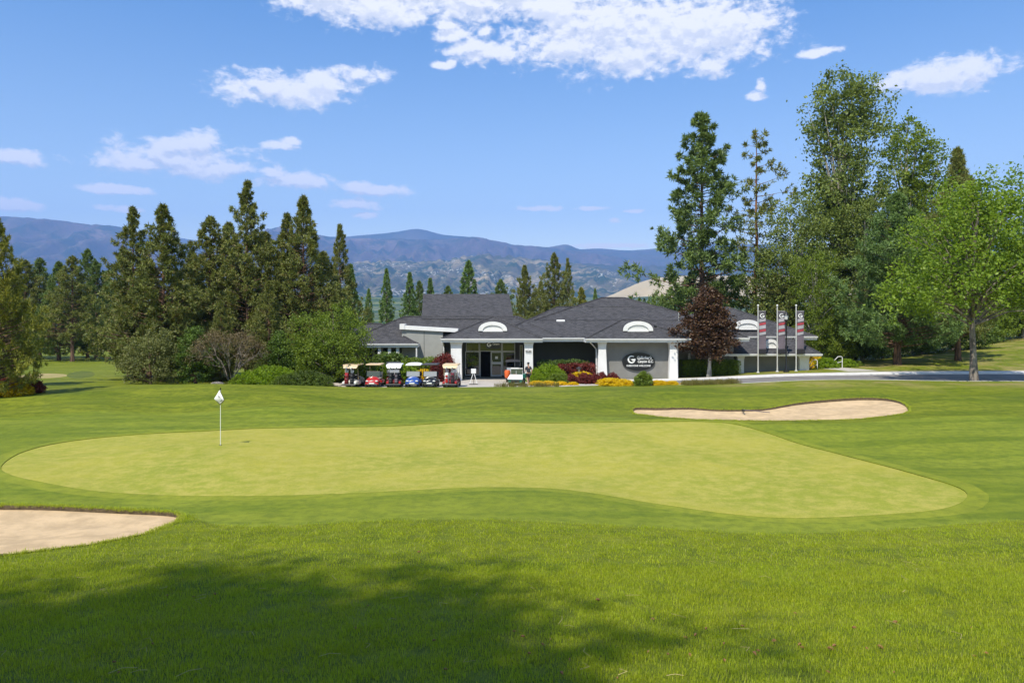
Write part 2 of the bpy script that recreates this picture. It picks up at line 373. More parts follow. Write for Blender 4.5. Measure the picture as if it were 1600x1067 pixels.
def hillmat(name, forest, open_, burnt, sc_, thr=(.45, .6), speck=0.0):
    m, nt, b = newmat(name); b.inputs['Roughness'].default_value = .95; b.inputs['Specular IOR Level'].default_value = .05
    tc = N(nt, 'ShaderNodeTexCoord').outputs['Object']
    a = N(nt, 'ShaderNodeTexNoise', ins={'Vector': tc, 'Scale': sc_, 'Detail': 8.0, 'Roughness': .65}).outputs['Fac']
    f = N(nt, 'ShaderNodeTexNoise', ins={'Vector': tc, 'Scale': sc_*9, 'Detail': 6.0, 'Roughness': .8}).outputs['Fac']
    b2 = N(nt, 'ShaderNodeTexNoise', ins={'Vector': tc, 'Scale': sc_*.5, 'Detail': 5.0}).outputs['Fac']
    c = mixc(nt, remap(nt, math_(nt, 'ADD', math_(nt, 'MULTIPLY', a, .65), math_(nt, 'MULTIPLY', f, .35)), *thr), forest, open_)
    c = mixc(nt, remap(nt, b2, .4, .6, 0, .8), c, mixc(nt, remap(nt, f, .4, .6), burnt, forest))
    if speck:
        s = N(nt, 'ShaderNodeTexVoronoi', ins={'Vector': tc, 'Scale': speck}).outputs['Distance']
        s2 = N(nt, 'ShaderNodeTexNoise', ins={'Vector': tc, 'Scale': speck*.08, 'Detail': 3.0}).outputs['Fac']
        c = mixc(nt, math_(nt, 'MULTIPLY', math_(nt, 'SUBTRACT', 1.0, remap(nt, s, .2, .36)), remap(nt, s2, .54, .64)), c, (.5, .49, .46))
    nt.links.new(c, b.inputs['Base Color'])
    return m
# ---------------------------------------------------------------- terrain height function
ctrl = []
def cp(Y, *pp):
    for px, py in pp: ctrl.append((X(px, Y), Y, Z(py, Y)))
for x in (-45, -20, 0, 20, 45):
    ctrl.append((x, -32, 6.6)); ctrl.append((x, -14, 5.3)); ctrl.append((x, 0, 4.1))
cp(7.5, (-1500,1067), (-300,1067), (400,1067), (1200,1067), (1900,1067), (3200,1067))
cp(12, (-900,904), (-100,904), (400,903), (800,902), (1200,905), (1700,905), (2500,900))
cp(16, (-700,838), (0,838), (400,836), (800,834), (1200,838), (1700,832), (2400,820))
cp(20, (-600,778), (-100,778), (300,776), (750,772), (1200,778), (1600,768), (2200,752))
cp(24, (-400,730), (0,730), (500,731), (1000,729), (1500,726), (2000,712))
cp(28, (-300,702), (0,700), (344,694), (700,699), (1100,697), (1500,690), (1900,676))
cp(34, (-300,672), (0,666), (400,660), (800,658), (1100,659), (1400,655), (1800,640))
cp(40, (-300,645), (0,643), (250,641), (500,638), (800,638), (1000,640), (1200,634), (1400,626), (1700,622))
cp(45, (-200,624), (0,622), (200,617), (400,617), (600,621), (800,621), (1050,612), (1200,610), (1400,611), (1700,608))
cp(50, (-200,608), (0,611), (130,608), (200,604), (340,599.5), (450,603), (560,607.5), (700,608), (860,606.5), (1000,606.5), (1150,605), (1300,596), (1450,600), (1680,600))
cp(57.5, (-200,600), (0,600), (120,598), (250,600), (400,602), (540,605), (700,605), (860,604), (1000,603), (1150,599), (1300,591), (1450,592), (1680,592))
cp(63, (540,597.5), (700,596), (900,595), (1060,592), (1150,588.5), (1300,584), (1450,582), (1680,580))
cp(67, (550,594), (700,592), (900,591), (1060,590), (1200,581), (1300,577.5), (1450,575), (1700,570))
cp(75, (-200,584), (0,583), (100,583), (200,583), (400,588), (700,585), (900,583), (1200,577), (1350,567), (1500,562), (1600,556), (1800,540))
cp(100, (-200,568), (0,567), (100,567), (200,567), (500,570), (900,575), (1200,570), (1400,548), (1600,526), (1800,512))
cp(130, (-200,557), (100,556), (200,555), (600,562), (1000,568), (1400,545), (1600,520), (1900,510))
cp(175, (-300,549), (100,547.5), (500,552), (1000,565), (1400,545), (1700,515), (2100,505))
ctrl = np.array(ctrl)
def _phi(r2): return np.where(r2 > 1e-9, .5*r2*np.log(np.maximum(r2, 1e-12)), 0)
def _fit(c, lam):
    xy = c[:, :2]/20; n = len(c)
    K = _phi(((xy[:, None]-xy[None])**2).sum(-1))+lam*np.eye(n)
    A = np.zeros((n+3, n+3)); A[:n, :n] = K; A[:n, n] = 1; A[:n, n+1:] = xy; A[n, :n] = 1; A[n+1:, :n] = xy.T
    return xy, np.linalg.solve(A, np.r_[c[:, 2], 0, 0, 0])
_xy, _w = _fit(ctrl, .02)
def Hn(x, y):
    x = np.asarray(x, float); y = np.asarray(y, float); out = np.empty(x.shape); xf = x.ravel(); yf = y.ravel(); o = out.ravel()
    for i in range(0, len(xf), 8192):
        q = np.stack([xf[i:i+8192], yf[i:i+8192]], 1)/20
        k = _phi(((q[:, None]-_xy[None])**2).sum(-1))
        o[i:i+8192] = k@_w[:-3]+_w[-3]+q@_w[-2:]
    o = o.reshape(x.shape)
    und = .03*np.sin(x*.9+.6*np.sin(y*.35))*np.sin(y*.7+.4)+.085*np.sin(x*.29+1.2)*np.sin(y*.47+x*.1)
    und = und+.17*np.sin(x*.52+1.7*np.sin(y*.21))*np.sin(y*.66+.5*np.sin(x*.3))*np.clip((y-34)/4, 0, 1)*np.clip((51-y)/6, 0, 1)
    return o+und*np.clip((y-14)/8, 0, 1)*np.clip((56-y)/8, 0, 1)
def H(x, y): return float(Hn(np.array([x]), np.array([y]))[0])
def unproj(pts):
    """photo pixels -> ground plan (x, y), first hit along the ray"""
    Ys = np.concatenate([np.arange(7, 80, .1), np.arange(80, 170, .5)]); out = []
    for px, py in pts:
        x = (px-800)/F*Ys; d = Hn(x, Ys)-(ZC+(HY-py)/F*Ys)
        i = np.argmax(d > 0) if (d > 0).any() else len(Ys)-1
        if i > 0 and d[i] > 0:
            t = d[i-1]/(d[i-1]-d[i]); Y = Ys[i-1]+t*(Ys[i]-Ys[i-1])
        else: Y = Ys[i]
        out.append(((px-800)/F*Y, Y))
    return out
def smooth_poly(pts, step, closed=True):
    P_ = [Vector(p) for p in pts]; n = len(P_); out = []
    for i in range(n if closed else n-1):
        p0, p1, p2, p3 = P_[(i-1) % n], P_[i], P_[(i+1) % n], P_[(i+2) % n]
        if not closed: p0 = P_[max(i-1, 0)]; p3 = P_[min(i+2, n-1)]
        k = max(1, int((p2-p1).length/step))
        for j in range(k):
            t = j/k
            out.append(.5*((2*p1)+(p2-p0)*t+(2*p0-5*p1+4*p2-p3)*t*t+(3*p1-p0-3*p2+p3)*t**3))
    if not closed: out.append(P_[-1])
    return np.array([(p.x, p.y) for p in out])
def lin_poly(pts, step):
    out = []
    for i in range(len(pts)):
        a = Vector(pts[i][:2]); b = Vector(pts[(i+1) % len(pts)][:2]); k = max(1, int((b-a).length/step))
        for j in range(k): p = a.lerp(b, j/k); out.append((p.x, p.y))
    return np.array(out)
def inside(poly, x, y):
    c = np.zeros(x.shape, bool); n = len(poly); j = n-1
    for i in range(n):
        xi, yi = poly[i]; xj, yj = poly[j]
        if yi != yj: c ^= ((yi > y) != (yj > y)) & (x < (xj-xi)*(y-yi)/(yj-yi)+xi)
        j = i
    return c
green_px = [(2,728),(30,708),(90,692),(180,681),(300,674),(400,669),(520,667),(620,665),(700,660),(760,659),(900,660),(1000,659),(1080,658),(1140,661),(1190,673),(1240,690),(1300,706),(1370,724),(1440,743),(1490,758),(1511,771),(1500,786),(1460,797),(1380,804),(1300,808),(1220,809),(1140,803),(1060,792),(1000,783),(930,771),(860,763),(780,761),(700,763),(620,767),(540,771),(440,774),(340,775),(240,773),(140,766),(60,752),(15,741)]
bl_px = [(-60,788),(0,790),(80,791),(160,795),(240,799),(278,803),(284,810),(262,822),(220,836),(150,850),(80,859),(0,869),(-70,880),(-170,890),(-260,870),(-230,820),(-140,792)]
br_px = [(987,641),(1005,637),(1060,637),(1110,639.5),(1160,640),(1200,638),(1250,629),(1300,624),(1350,621.5),(1385,623),(1410,629),(1420,637),(1417,645),(1380,651),(1310,656.5),(1230,658),(1140,657),(1060,654),(1010,649)]
col_px = [(-500,664),(-200,657),(0,653),(250,645),(500,638.5),(640,637),(760,641),(860,646),(960,652),(1010,656),(1100,660.5),(1250,663),(1400,656),(1500,650),(1600,652),(1900,668),(2100,700),(2100,780),(1800,812),(1600,813),(1400,826),(1200,834),(1000,823),(800,813),(650,812),(500,818),(400,823),(330,818),(300,806),(240,795),(160,791),(80,787),(0,786),(-160,785),(-350,790),(-500,740)]
G_poly = smooth_poly(unproj(green_px), .3); BL = smooth_poly(unproj(bl_px), .22); BR = smooth_poly(unproj(br_px), .25)
def grow(poly, d):
    tg = np.roll(poly, -1, 0)-np.roll(poly, 1, 0); tg /= np.hypot(*tg.T)[:, None]; nr = np.c_[tg[:, 1], -tg[:, 0]]
    a = .5*np.sum(poly[:, 0]*np.roll(poly[:, 1], -1)-np.roll(poly[:, 0], -1)*poly[:, 1])
    if a < 0: nr = -nr
    w_ = np.array([noise.noise(Vector((p[0]*.5, p[1]*.5, 5))) for p in poly])
    return poly+nr*(d+.12*w_)[:, None]
FR = grow(smooth_poly(unproj(green_px), .5), .5)
CO = smooth_poly(unproj(col_px), .5)
kerb_far = [(9.2,63.3),(14.2,63.0),(19.5,62.5),(26,62.4),(35,62.6),(48,62.8),(62,63),(88,63)]
road_near = [(88,53.5),(62,53.8),(46,53.9),(36,54.2),(28,55.0),(20,56),(13,57.6),(9.2,58.6)]
KF = smooth_poly(kerb_far, 1.0, closed=False)
ROAD = np.concatenate([KF, smooth_poly(road_near, 1.0, closed=False)])
def offs(line, d):  # shift a left-to-right line away from the camera
    return np.array([(p[0], p[1]+d) for p in line])
KERB = np.concatenate([offs(KF, 0.0), offs(KF, .75)[::-1]])
WALK = np.concatenate([offs(KF, .75), offs(KF, 1.6)[::-1]])
PLAZA = lin_poly([(-13.6,56.7),(3.6,56.7),(4.6,57.6),(9.0,58.7),(9.0,66.9),(-13.6,66.9)], .6)
PATH = lin_poly([(29.5,64.9),(32.2,64.9),(31.0,70),(29.8,76),(28.6,76),(29.0,70)], .8)
DRY = smooth_poly(unproj([(28,588),(45,585),(70,583.5),(100,584.5),(103,588),(80,590.5),(50,591.5),(32,592)]), 1.0)
MND = smooth_poly(unproj([(104,586.5),(113,582),(128,579.5),(140,580),(148,583.5),(144,588),(130,590.5),(114,591)]), 1.0)
regions = [('dry_strip', DRY), ('mound', MND), ('putting_green', G_poly), ('b1', BL), ('b2', BR), ('road', ROAD), ('kerb', KERB), ('pavement', WALK), ('plaza', PLAZA), ('path', PATH), ('fringe', FR), ('collar', CO)]
# grid
pts = []
Y = -32.0
while Y < 178:
    st = .9 if Y < 5 else .27 if Y < 22 else .34 if Y < 44 else .6 if Y < 70 else 1.4 if Y < 110 else 3.5
    hw = max(18, abs(Y)*.78+6) if Y < 70 else Y*.8+12
    nx = int(2*hw/st)
    for i in range(nx+1): pts.append((-hw+2*hw*i/nx+(.15*st if i % 2 else -.15*st), Y+random.uniform(-.1, .1)*st))
    Y += st
npts = len(pts); V2 = [Vector(p) for p in pts]; E = []
seen_pts = {}
def addpt(p):
    k = (round(p[0], 3), round(p[1], 3))
    if k not in seen_pts: seen_pts[k] = len(V2); V2.append(Vector(p))
    return seen_pts[k]
for _, poly in regions:
    ids = [addpt(p) for p in poly]
    for i in range(len(ids)):
        a, b = ids[i], ids[(i+1) % len(ids)]
        if a != b: E.append((a, b))
vo, eo, fo, *_r = delaunay_2d_cdt(V2, E, [], 0, 1e-4)
vxy = np.array([(v.x, v.y) for v in vo]); tri = np.array([f for f in fo if len(f) == 3])
zz = Hn(vxy[:, 0], vxy[:, 1])
cen = vxy[tri].mean(1)
reg = np.full(len(tri), -1)
for k in range(len(regions)-1, -1, -1):
    reg[inside(regions[k][1], cen[:, 0], cen[:, 1])] = k
def seg_dist(poly, q):
    a = poly; b = np.roll(poly, -1, 0); d = np.full(len(q), 1e9)
    for i in range(len(a)):
        ab = b[i]-a[i]; t = np.clip(((q-a[i])@ab)/max(ab@ab, 1e-9), 0, 1); d = np.minimum(d, np.hypot(*(q-(a[i]+t[:, None]*ab)).T))
    return d
V3 = np.c_[vxy, zz]
eps = 1e-2
gx = (Hn(vxy[:, 0]+.2, vxy[:, 1])-Hn(vxy[:, 0]-.2, vxy[:, 1]))/.4; gy = (Hn(vxy[:, 0], vxy[:, 1]+.2)-Hn(vxy[:, 0], vxy[:, 1]-.2))/.4
NRM = np.c_[-gx, -gy, np.ones(len(gx))]; NRM /= np.linalg.norm(NRM, axis=1)[:, None]
def region_mesh(name, sel, mat, zf=None, normals=True):
    t = tri[sel]; ids, inv = np.unique(t, return_inverse=True); v = V3[ids].copy()
    if zf is not None: v[:, 2] += zf(v[:, :2])
    me = mesh_np(name, v, inv.reshape(t.shape), mat)
    me.shade_smooth()
    if normals: me.normals_split_custom_set_from_vertices([tuple(n) for n in NRM[ids]])
    o = link(name, me); o['kind'] = 'structure'; return o
RI = {n: i for i, (n, _) in enumerate(regions)}
region_mesh('rough_ground', reg == -1, M['rough'])
region_mesh('green_fringe_ground', reg == RI['fringe'], M['fringe'])
region_mesh('mown_collar_ground', reg == RI['collar'], M['collar'])
region_mesh('putting_green', reg == RI['putting_green'], M['green'], lambda q: np.full(len(q), -.02))
region_mesh('dry_turf_ground', reg == RI['dry_strip'], M['dryturf'])
region_mesh('grassy_mound_ground', reg == RI['mound'], M['deeprough'])
def sandz(poly, ymin, ymax, back):
    def f(q):
        d = seg_dist(poly, q); k = np.clip((q[:, 1]-ymin)/(ymax-ymin), 0, 1)
        n = np.array([noise.noise(Vector((a*.9, b*.9, 3))) for a, b in q])*.05+np.array([noise.noise(Vector((a*3, b*3, 1))) for a, b in q])*.02
        s = np.clip(d/1.2, 0, 1)
        return -(.03+back*k**2)-(.10*s*s*(3-2*s))*(.4+.6*k)+n*np.clip(d/.5, 0, 1)
    return f
o = region_mesh('sand_bunker', reg == RI['b1'], M['sand'], sandz(BL, BL[:, 1].min(), BL[:, 1].max(), .07), False)
o = region_mesh('sand_bunker', reg == RI['b2'], M['sand'], sandz(BR, BR[:, 1].min(), BR[:, 1].max(), .10), False)
region_mesh('road', reg == RI['road'], M['asphalt'], lambda q: np.full(len(q), -.10))
region_mesh('kerb', reg == RI['kerb'], M['kerb'], lambda q: np.full(len(q), .02))
region_mesh('pavement', reg == RI['pavement'], M['conc'], lambda q: np.full(len(q), .02))
region_mesh('paved_forecourt', reg == RI['plaza'], M['conc'], lambda q: np.full(len(q), .0))
region_mesh('footpath', reg == RI['path'], M['conc'])
def skirt(name, poly, top, bot, mat, jag=0.0, overhang=0.0):
    z = Hn(poly[:, 0], poly[:, 1]); n = len(poly); c = poly.mean(0)
    prv = np.roll(poly, 1, 0); nxt = np.roll(poly, -1, 0); tg = nxt-prv; tg /= np.maximum(np.hypot(*tg.T), 1e-6)[:, None]
    nr = np.c_[tg[:, 1], -tg[:, 0]]
    if inside(poly, *(poly[:1]+nr[:1]*.05).T)[0]: nr = -nr
    mid_in = poly-nr*overhang
    r = np.array([noise.noise(Vector((p[0]*4, p[1]*4, 0))) for p in poly])*jag
    v = np.r_[np.c_[poly, z+top], np.c_[mid_in, z+top*.6+r], np.c_[poly, z+bot]]
    f = [(i, (i+1) % n, n+(i+1) % n, n+i) for i in range(n)]+[(n+i, n+(i+1) % n, 2*n+(i+1) % n, 2*n+i) for i in range(n)]
    me = mesh_np(name, v, f, mat); o = link(name, me); o['kind'] = 'structure'; return o
skirt('green_edge', G_poly, .004, -.06, M['rough'])
skirt('bunker_lip', BL, .015, -.35, M['soil'], .05, .05)
skirt('bunker_lip', BR, .015, -.45, M['soil'], .05, .08)
kl = skirt('kerb_face', ROAD, .021, -.15, M['kerb'])
# front door mat of brick pavers
br = MB(); 
pav_root = None
# ---------------------------------------------------------------- far land
def ridge(name, D, sil, mat, depth=.3, foot=520, nx=300, ny=34, amp=.1, seed=0, freq=6.0, crest_amp=0.0):
    pxs = np.linspace(sil[0][0], sil[-1][0], nx); sy = np.interp(pxs, [s[0] for s in sil], [s[1] for s in sil])
    k = np.array([1, 2, 3, 2, 1.])/9; sy = np.convolve(np.pad(sy, 2, 'edge'), k, 'valid')
    V = []; 
    for j in range(ny+4):
        t = j/(ny-1)
        if j < ny: Yd = D*(1-depth*(1-t))
        else: Yd = D*(1+.04*(j-ny+1))
        for i in range(nx):
            zr = Z(sy[i], D); zf = Z(foot, D*(1-depth)); x = (pxs[i]-800)/F*D
            if j < ny:
                p = Vector((x/D*freq*2.0, t*1.6+seed, seed*3.7))
                rg = noise.ridged_multi_fractal(p, 1.0, 2.1, 6, .9, 2.0)-1.0
                fn = noise.fractal(Vector((x/D*freq*9, t*9, seed)), 1, 2, 5)
                h = zr-zf
                z = zf+h*(t**.85)+h*amp*(rg*math.sin(math.pi*min(t, 1))**.7+.25*fn*(.15+math.sin(math.pi*t)))+h*crest_amp*fn*t
            else: z = zr-(zr-zf)*.08*(j-ny+1)
            V.append((x*(1+.0*t), Yd, z))
    Fc = [(j*nx+i, j*nx+i+1, (j+1)*nx+i+1, (j+1)*nx+i) for j in range(ny+3) for i in range(nx-1)]
    me = mesh_np(name, V, Fc, mat); me.shade_smooth(); o = link(name, me); o['kind'] = 'structure'; return o
hmA = hillmat('burnt_forest_slope', (.018, .034, .024), (.17, .12, .10), (.10, .06, .065), .0025, (.44, .58))
hmB = hillmat('far_forest', (.02, .04, .028), (.12, .10, .08), (.07, .055, .06), .0018, (.44, .6))
hmC = hillmat('open_woodland', (.02, .045, .022), (.33, .26, .16), (.10, .085, .07), .006, (.47, .57), speck=.03)
hmD = hillmat('dark_ridge_forest', (.025, .045, .03), (.08, .075, .06), (.05, .05, .05), .004)
hmT = hillmat('dry_grass_hill', (.40, .32, .19), (.46, .38, .24), (.34, .29, .18), .01)
ridge('mountain', 12500, [(-400,372),(240,366),(300,375),(360,378),(420,376),(520,373),(560,368),(600,365),(630,361),(645,357),(665,358),(680,366),(740,371),(770,376),(800,384),(840,390),(880,388),(905,390),(940,388),(975,392),(1020,389),(1060,384),(1150,380),(1300,388),(1500,380),(2000,386)], hmB, .3, amp=.10, seed=1.3)
ridge('mountain', 9500, [(-700,330),(-200,334),(0,338),(40,340),(90,344),(130,350),(180,353),(215,362),(250,378),(280,396),(310,420),(340,450),(400,480)], hmA, .32, 470, amp=.26, seed=5.1, freq=11)
ridge('mountain', 10500, [(290,430),(330,405),(360,384),(390,368),(420,358),(445,354),(470,360),(500,368),(540,372),(590,373),(640,374),(690,374),(740,370),(765,374),(800,382),(850,386),(880,390),(930,396),(980,404),(1040,412),(1100,420)], hmA, .3, 470, amp=.26, seed=9.7, freq=11)
ridge('mountain', 11500, [(760,400),(820,392),(860,386),(885,381),(905,390),(960,394),(1020,392),(1090,388),(1200,385),(1400,392),(1600,384),(2000,380)], hmB, .3, 470, amp=.14, seed=4.2, freq=8)
ridge('hill', 6500, [(300,470),(420,440),(500,420),(550,411),(600,407),(650,410),(700,406),(730,400),(770,398),(830,404),(880,410),(930,416),(1000,440),(1100,470)], hmC, .45, 500, amp=.13, seed=2.2, freq=12, crest_amp=.05)
ridge('hill', 5600, [(500,455),(560,430),(620,425),(660,424),(720,418),(800,422),(860,432),(920,446),(1000,465)], hmC, .4, 500, amp=.16, seed=7.2, freq=14, crest_amp=.06)
ridge('hill', 7600, [(780,440),(840,418),(880,412),(930,412),(980,415),(1040,416),(1120,414),(1250,420),(1450,414),(1800,410)], hmD, .35, 500, amp=.2, seed=3.2, freq=12, crest_amp=.03)
ridge('hill', 3400, [(880,484),(930,470),(955,461),(975,452),(1000,441),(1022,435),(1045,432),(1090,430),(1180,432),(1300,428),(1500,430)], hmT, .3, 520, amp=.14, seed=6.2, freq=10)
# valley floor rising gently away from the course, town on it
hmV = hillmat('valley_fields', (.04, .075, .035), (.20, .22, .09), (.14, .15, .10), .012, (.48, .56), speck=.045)
nx, ny = 160, 70; V = []
for j in range(ny):
    Yd = 150*(9000/150)**(j/(ny-1))
    for i in range(nx):
        x = (-1.3+2.6*i/(nx-1))*Yd
        zb = np.interp(Yd, [150, 176, 260, 500, 1200, 2400, 4000, 9000], [-3.5, -4.5, -10, -12, 5, 48, 85, 100])
        n = noise.fractal(Vector((x/600, Yd/600, 2)), 1, 2, 5)*np.interp(Yd, [150, 400, 2000, 9000], [0, 4, 18, 40])
        V.append((x, Yd, zb+n))
me = mesh_np('valley_ground', V, [(j*nx+i, j*nx+i+1, (j+1)*nx+i+1, (j+1)*nx+i) for j in range(ny-1) for i in range(nx-1)], hmV); me.shade_smooth()
o = link('valley_ground', me); o['kind'] = 'structure'
# wide ground behind the course patch, to the sides and behind the camera
V = []; nx2 = 60
for j in range(nx2):
    for i in range(nx2):
        x = -400+800*i/(nx2-1); y = -300+620*j/(nx2-1); V.append((x, y, -5.2 if y > -30 else 2.0))
me = mesh_np('outer_ground', V, [(j*nx2+i, j*nx2+i+1, (j+1)*nx2+i+1, (j+1)*nx2+i) for j in range(nx2-1) for i in range(nx2-1)], M['rough']); me.shade_smooth()
o = link('outer_ground', me); o['kind'] = 'structure'
# haze
mh = bpy.data.materials.new('haze'); mh.use_nodes = True; nh = mh.node_tree; nh.nodes.clear()
pv = N(nh, 'ShaderNodeVolumePrincipled', ins={'Color': (.28, .50, 1.0, 1), 'Density': HAZE if 'HAZE' in globals() else 7.5e-5, 'Anisotropy': 0.0})
nh.links.new(pv.outputs[0], N(nh, 'ShaderNodeOutputMaterial').inputs['Volume'])
hz = MB().box(-24000, 24000, -1200, 16500, -60, 2300).build('haze', mh); hz['kind'] = 'stuff'
# ================================================================ clubhouse
CH = thing('clubhouse', 'low grey stucco clubhouse with dark shingle hip roofs and white columns', 'building', (0, 64, 0))
CO_ = (0, 64, 0)
def part(name, mb, mat, parent=CH, smooth=False): return mb.build(name, mat, parent, smooth, CO_)
def hip(name, x0, x1, y0, y1, ze, rise, rx, ry, fascia=.33, sides='xXyY', gutter=True):
    """hip roof solid: eave rectangle, ridge inset rx at the ends and ry front and back"""
    xa, xb, ya, yb = x0+rx, x1-rx, y0+ry, y1-ry
    if xb < xa: xa = xb = (x0+x1)/2
    if yb < ya: ya = yb = (y0+y1)/2
    z1 = ze+rise
    m = MB().add([(x0,y0,ze),(x1,y0,ze),(x1,y1,ze),(x0,y1,ze),(xa,ya,z1),(xb,ya,z1),(xb,yb,z1),(xa,yb,z1)],
        [(0,1,5,4),(1,2,6,5),(2,3,7,6),(3,0,4,7),(4,5,6,7),(0,3,2,1)])
    r = part(name, m, M['roof'])
    # ridge and hip caps: separate course of shingles standing proud
    cpm = MB()
    for a, b in (((x0,y0,ze),(xa,ya,z1)), ((x1,y0,ze),(xb,ya,z1)), ((xa,ya,z1),(xb,ya,z1)), ((xa,ya,z1),(xa,yb,z1))):
        a = Vector(a); b = Vector(b)
        if (b-a).length < .3: continue
        cpm.tube([a+Vector((0,0,.015)), b+Vector((0,0,.015))], .075, 5)
    cpm.build('ridge_cap', M['roof'], r, off=CO_)
    if fascia:
        f = MB(); t = .05
        if 'y' in sides: f.box(x0-t, x1+t, y0-t, y0, ze-fascia, ze-.02)
        if 'x' in sides: f.box(x0-t, x0-.002, y0+.002, y1, ze-fascia, ze-.022)
        if 'X' in sides: f.box(x1+.002, x1+t, y0+.002, y1, ze-fascia, ze-.022)
        part('fascia', f, M['white'])
        if gutter and 'y' in sides:
            g = MB(); prof = [(y0-t-.003, ze-.15), (y0-t-.12, ze-.13), (y0-t-.15, ze-.03), (y0-t-.15, ze+.0), (y0-t-.003, ze+.0)]
            g.prism(prof, 'X', x0-t-.02, x1+t+.02)
            part('gutter', g, M['white'])
        s = MB().box(x0+.01, x1-.01, y0+.01, y1-.01, ze-fascia+.01, ze-fascia+.06); part('soffit', s, M['soffit'])
    return r
S = .43
EZ = 3.84
hip('roof', -6.09, 2.6, 64, 80, EZ, S*4.345, 4.345, 4.345)
hip('roof', -6.0, 4.5, 65.75, 74.35, EZ+.003, S*4.3, 4.3, 4.3, sides='y')
hip('roof', -14.0, 4.4, 67.45, 72.55, 3.95, 1.745, 3.8, 2.55, fascia=0)
hip('roof', -2.1, 21.0, 65.7, 78.7, EZ+.006, S*6.5, 6.5, 6.5, sides='y')
hip('roof', 2.1, 18.15, 69.2, 79.4, EZ+S*3.5+.04, S*5.1, 6.9, 5.1, fascia=0)
hip('roof', 6.4, 15.4, 64.0, 71.4, EZ-.004, S*3.7, 3.7, 3.7, sides='xXy')
hip('roof', 14, 28.8, 70, 83, EZ+.01, S*6.5, 6.5, 6.5, sides='Xy')
hip('roof', 19.05, 28.0, 67, 80, 2.35, S*6.3, 3.0, 6.3, fascia=.22, sides='xXy')
hip('roof', -17.6, -8.45, 66, 74, 3.32, S*4, 4, 4, sides='Xy')
# tall shed roof
def shedroof():
    x0, x1, ya, yb = -8.5, .16, 69.6, 75.3; za, zb = 5.55, 8.0; th = .22
    m = MB().add([(x0,ya,za),(x1,ya,za),(x1-.45,yb,zb),(x0-.55,yb,zb),(x0,ya,za-th),(x1,ya,za-th),(x1-.45,yb,zb-th),(x0-.55,yb,zb-th)],
        [(0,1,2,3),(7,6,5,4),(0,4,5,1),(1,5,6,2),(2,6,7,3),(3,7,4,0)])
    part('shed_roof', m, M['roof'])
    b = MB().add([(x0+.3,ya+.5,3.5),(x1-.3,ya+.5,3.5),(x1-.6,yb-.2,3.5),(x0-.1,yb-.2,3.5),(x0+.3,ya+.5,za-.02),(x1-.3,ya+.5,za-.02),(x1-.6,yb-.2,zb-th-.03),(x0-.1,yb-.2,zb-th-.03)],
        [(0,3,2,1),(4,5,6,7),(0,1,5,4),(1,2,6,5),(2,3,7,6),(3,0,4,7)])
    part('wall', b, M['stucco_light'])
shedroof()
# walls (each a solid body section)
part('wall', MB().box(-6.28, 7.6, 68.3, 78, -.8, 3.58), M['shadewall'])
part('wall', MB().box(7.62, 14.35, 64.95, 70, -.8, 3.52), M['stucco'])
part('wall', MB().box(14.37, 20.2, 67.4, 77, -.8, 3.515), M['stucco'])
part('wall', MB().box(20.25, 28.2, 71, 82, -1.6, 3.5), M['stucco'])
part('wall', MB().box(20.6, 27.4, 68.4, 72, -2.6, 2.14), M['stucco'])
part('wall', MB().box(-17.2, -9.6, 69.2, 73.6, -.6, 3.0), M['stucco'])
# tall light stucco wall with a sloping white cap
mw = MB().add([(-10.04,67.4,-.4),(-6.3,67.4,-.4),(-6.3,68.0,-.4),(-10.04,68.0,-.4),(-10.04,67.4,4.62),(-6.3,67.4,4.42),(-6.3,68.0,4.42),(-10.04,68.0,4.62)],
    [(0,3,2,1),(4,5,6,7),(0,1,5,4),(1,2,6,5),(2,3,7,6),(3,0,4,7)])
part('wall', mw, M['stucco_light'])
part('joint_strip', MB().box(-8.02, -7.99, 67.385, 67.405, .3, 4.52), M['darkplastic'])
mc = MB().add([(-10.12,67.2,4.58),(-4.9,67.2,4.30),(-4.9,68.3,4.30),(-10.12,68.3,4.58),(-10.12,67.2,4.93),(-4.9,67.2,4.62),(-4.9,68.3,4.62),(-10.12,68.3,4.93)],
    [(0,3,2,1),(4,5,6,7),(0,1,5,4),(1,2,6,5),(2,3,7,6),(3,0,4,7)])
part('parapet', mc, M['white'])
part('parapet_end', MB().box(-10.2, -9.75, 67.15, 68.35, 4.57, 5.06), M['white'])
# columns: flared stucco
def column(xc, y, z0, z1, wt, wb, d=.7, flare=0.0):
    m = MB(); rings = []
    for z, wd in ((z0, wb+.12), (z0+.5, wb), (z0+(z1-z0)*.35, (wb*.6+wt*.4)), (z1-.75, wt), (z1-.3, wt+.03), (z1, wt+.16)):
        h = wd/2; rings.append([(xc-h, y-d/2-(wd-wt)*.3, z), (xc+h, y-d/2-(wd-wt)*.3, z), (xc+h, y+d/2, z), (xc-h, y+d/2, z)])
    m.loft(rings); return part('column', m, M['stucco_white'])
ce = EZ-.33
column(-4.85, 64.62, -.4, ce, .92, 1.0)
c2 = column(1.45, 64.62, -.4, ce, .72, .80)
column(7.85, 64.62, -.4, ce, .66, .92, .6)
column(14.05, 64.62, -.4, ce, .66, .78, .6)
column(20.95, 67.95, -2.8, 2.1, .55, .62, .5)
column(26.75, 67.95, -2.8, 2.1, .85, .9, .5)
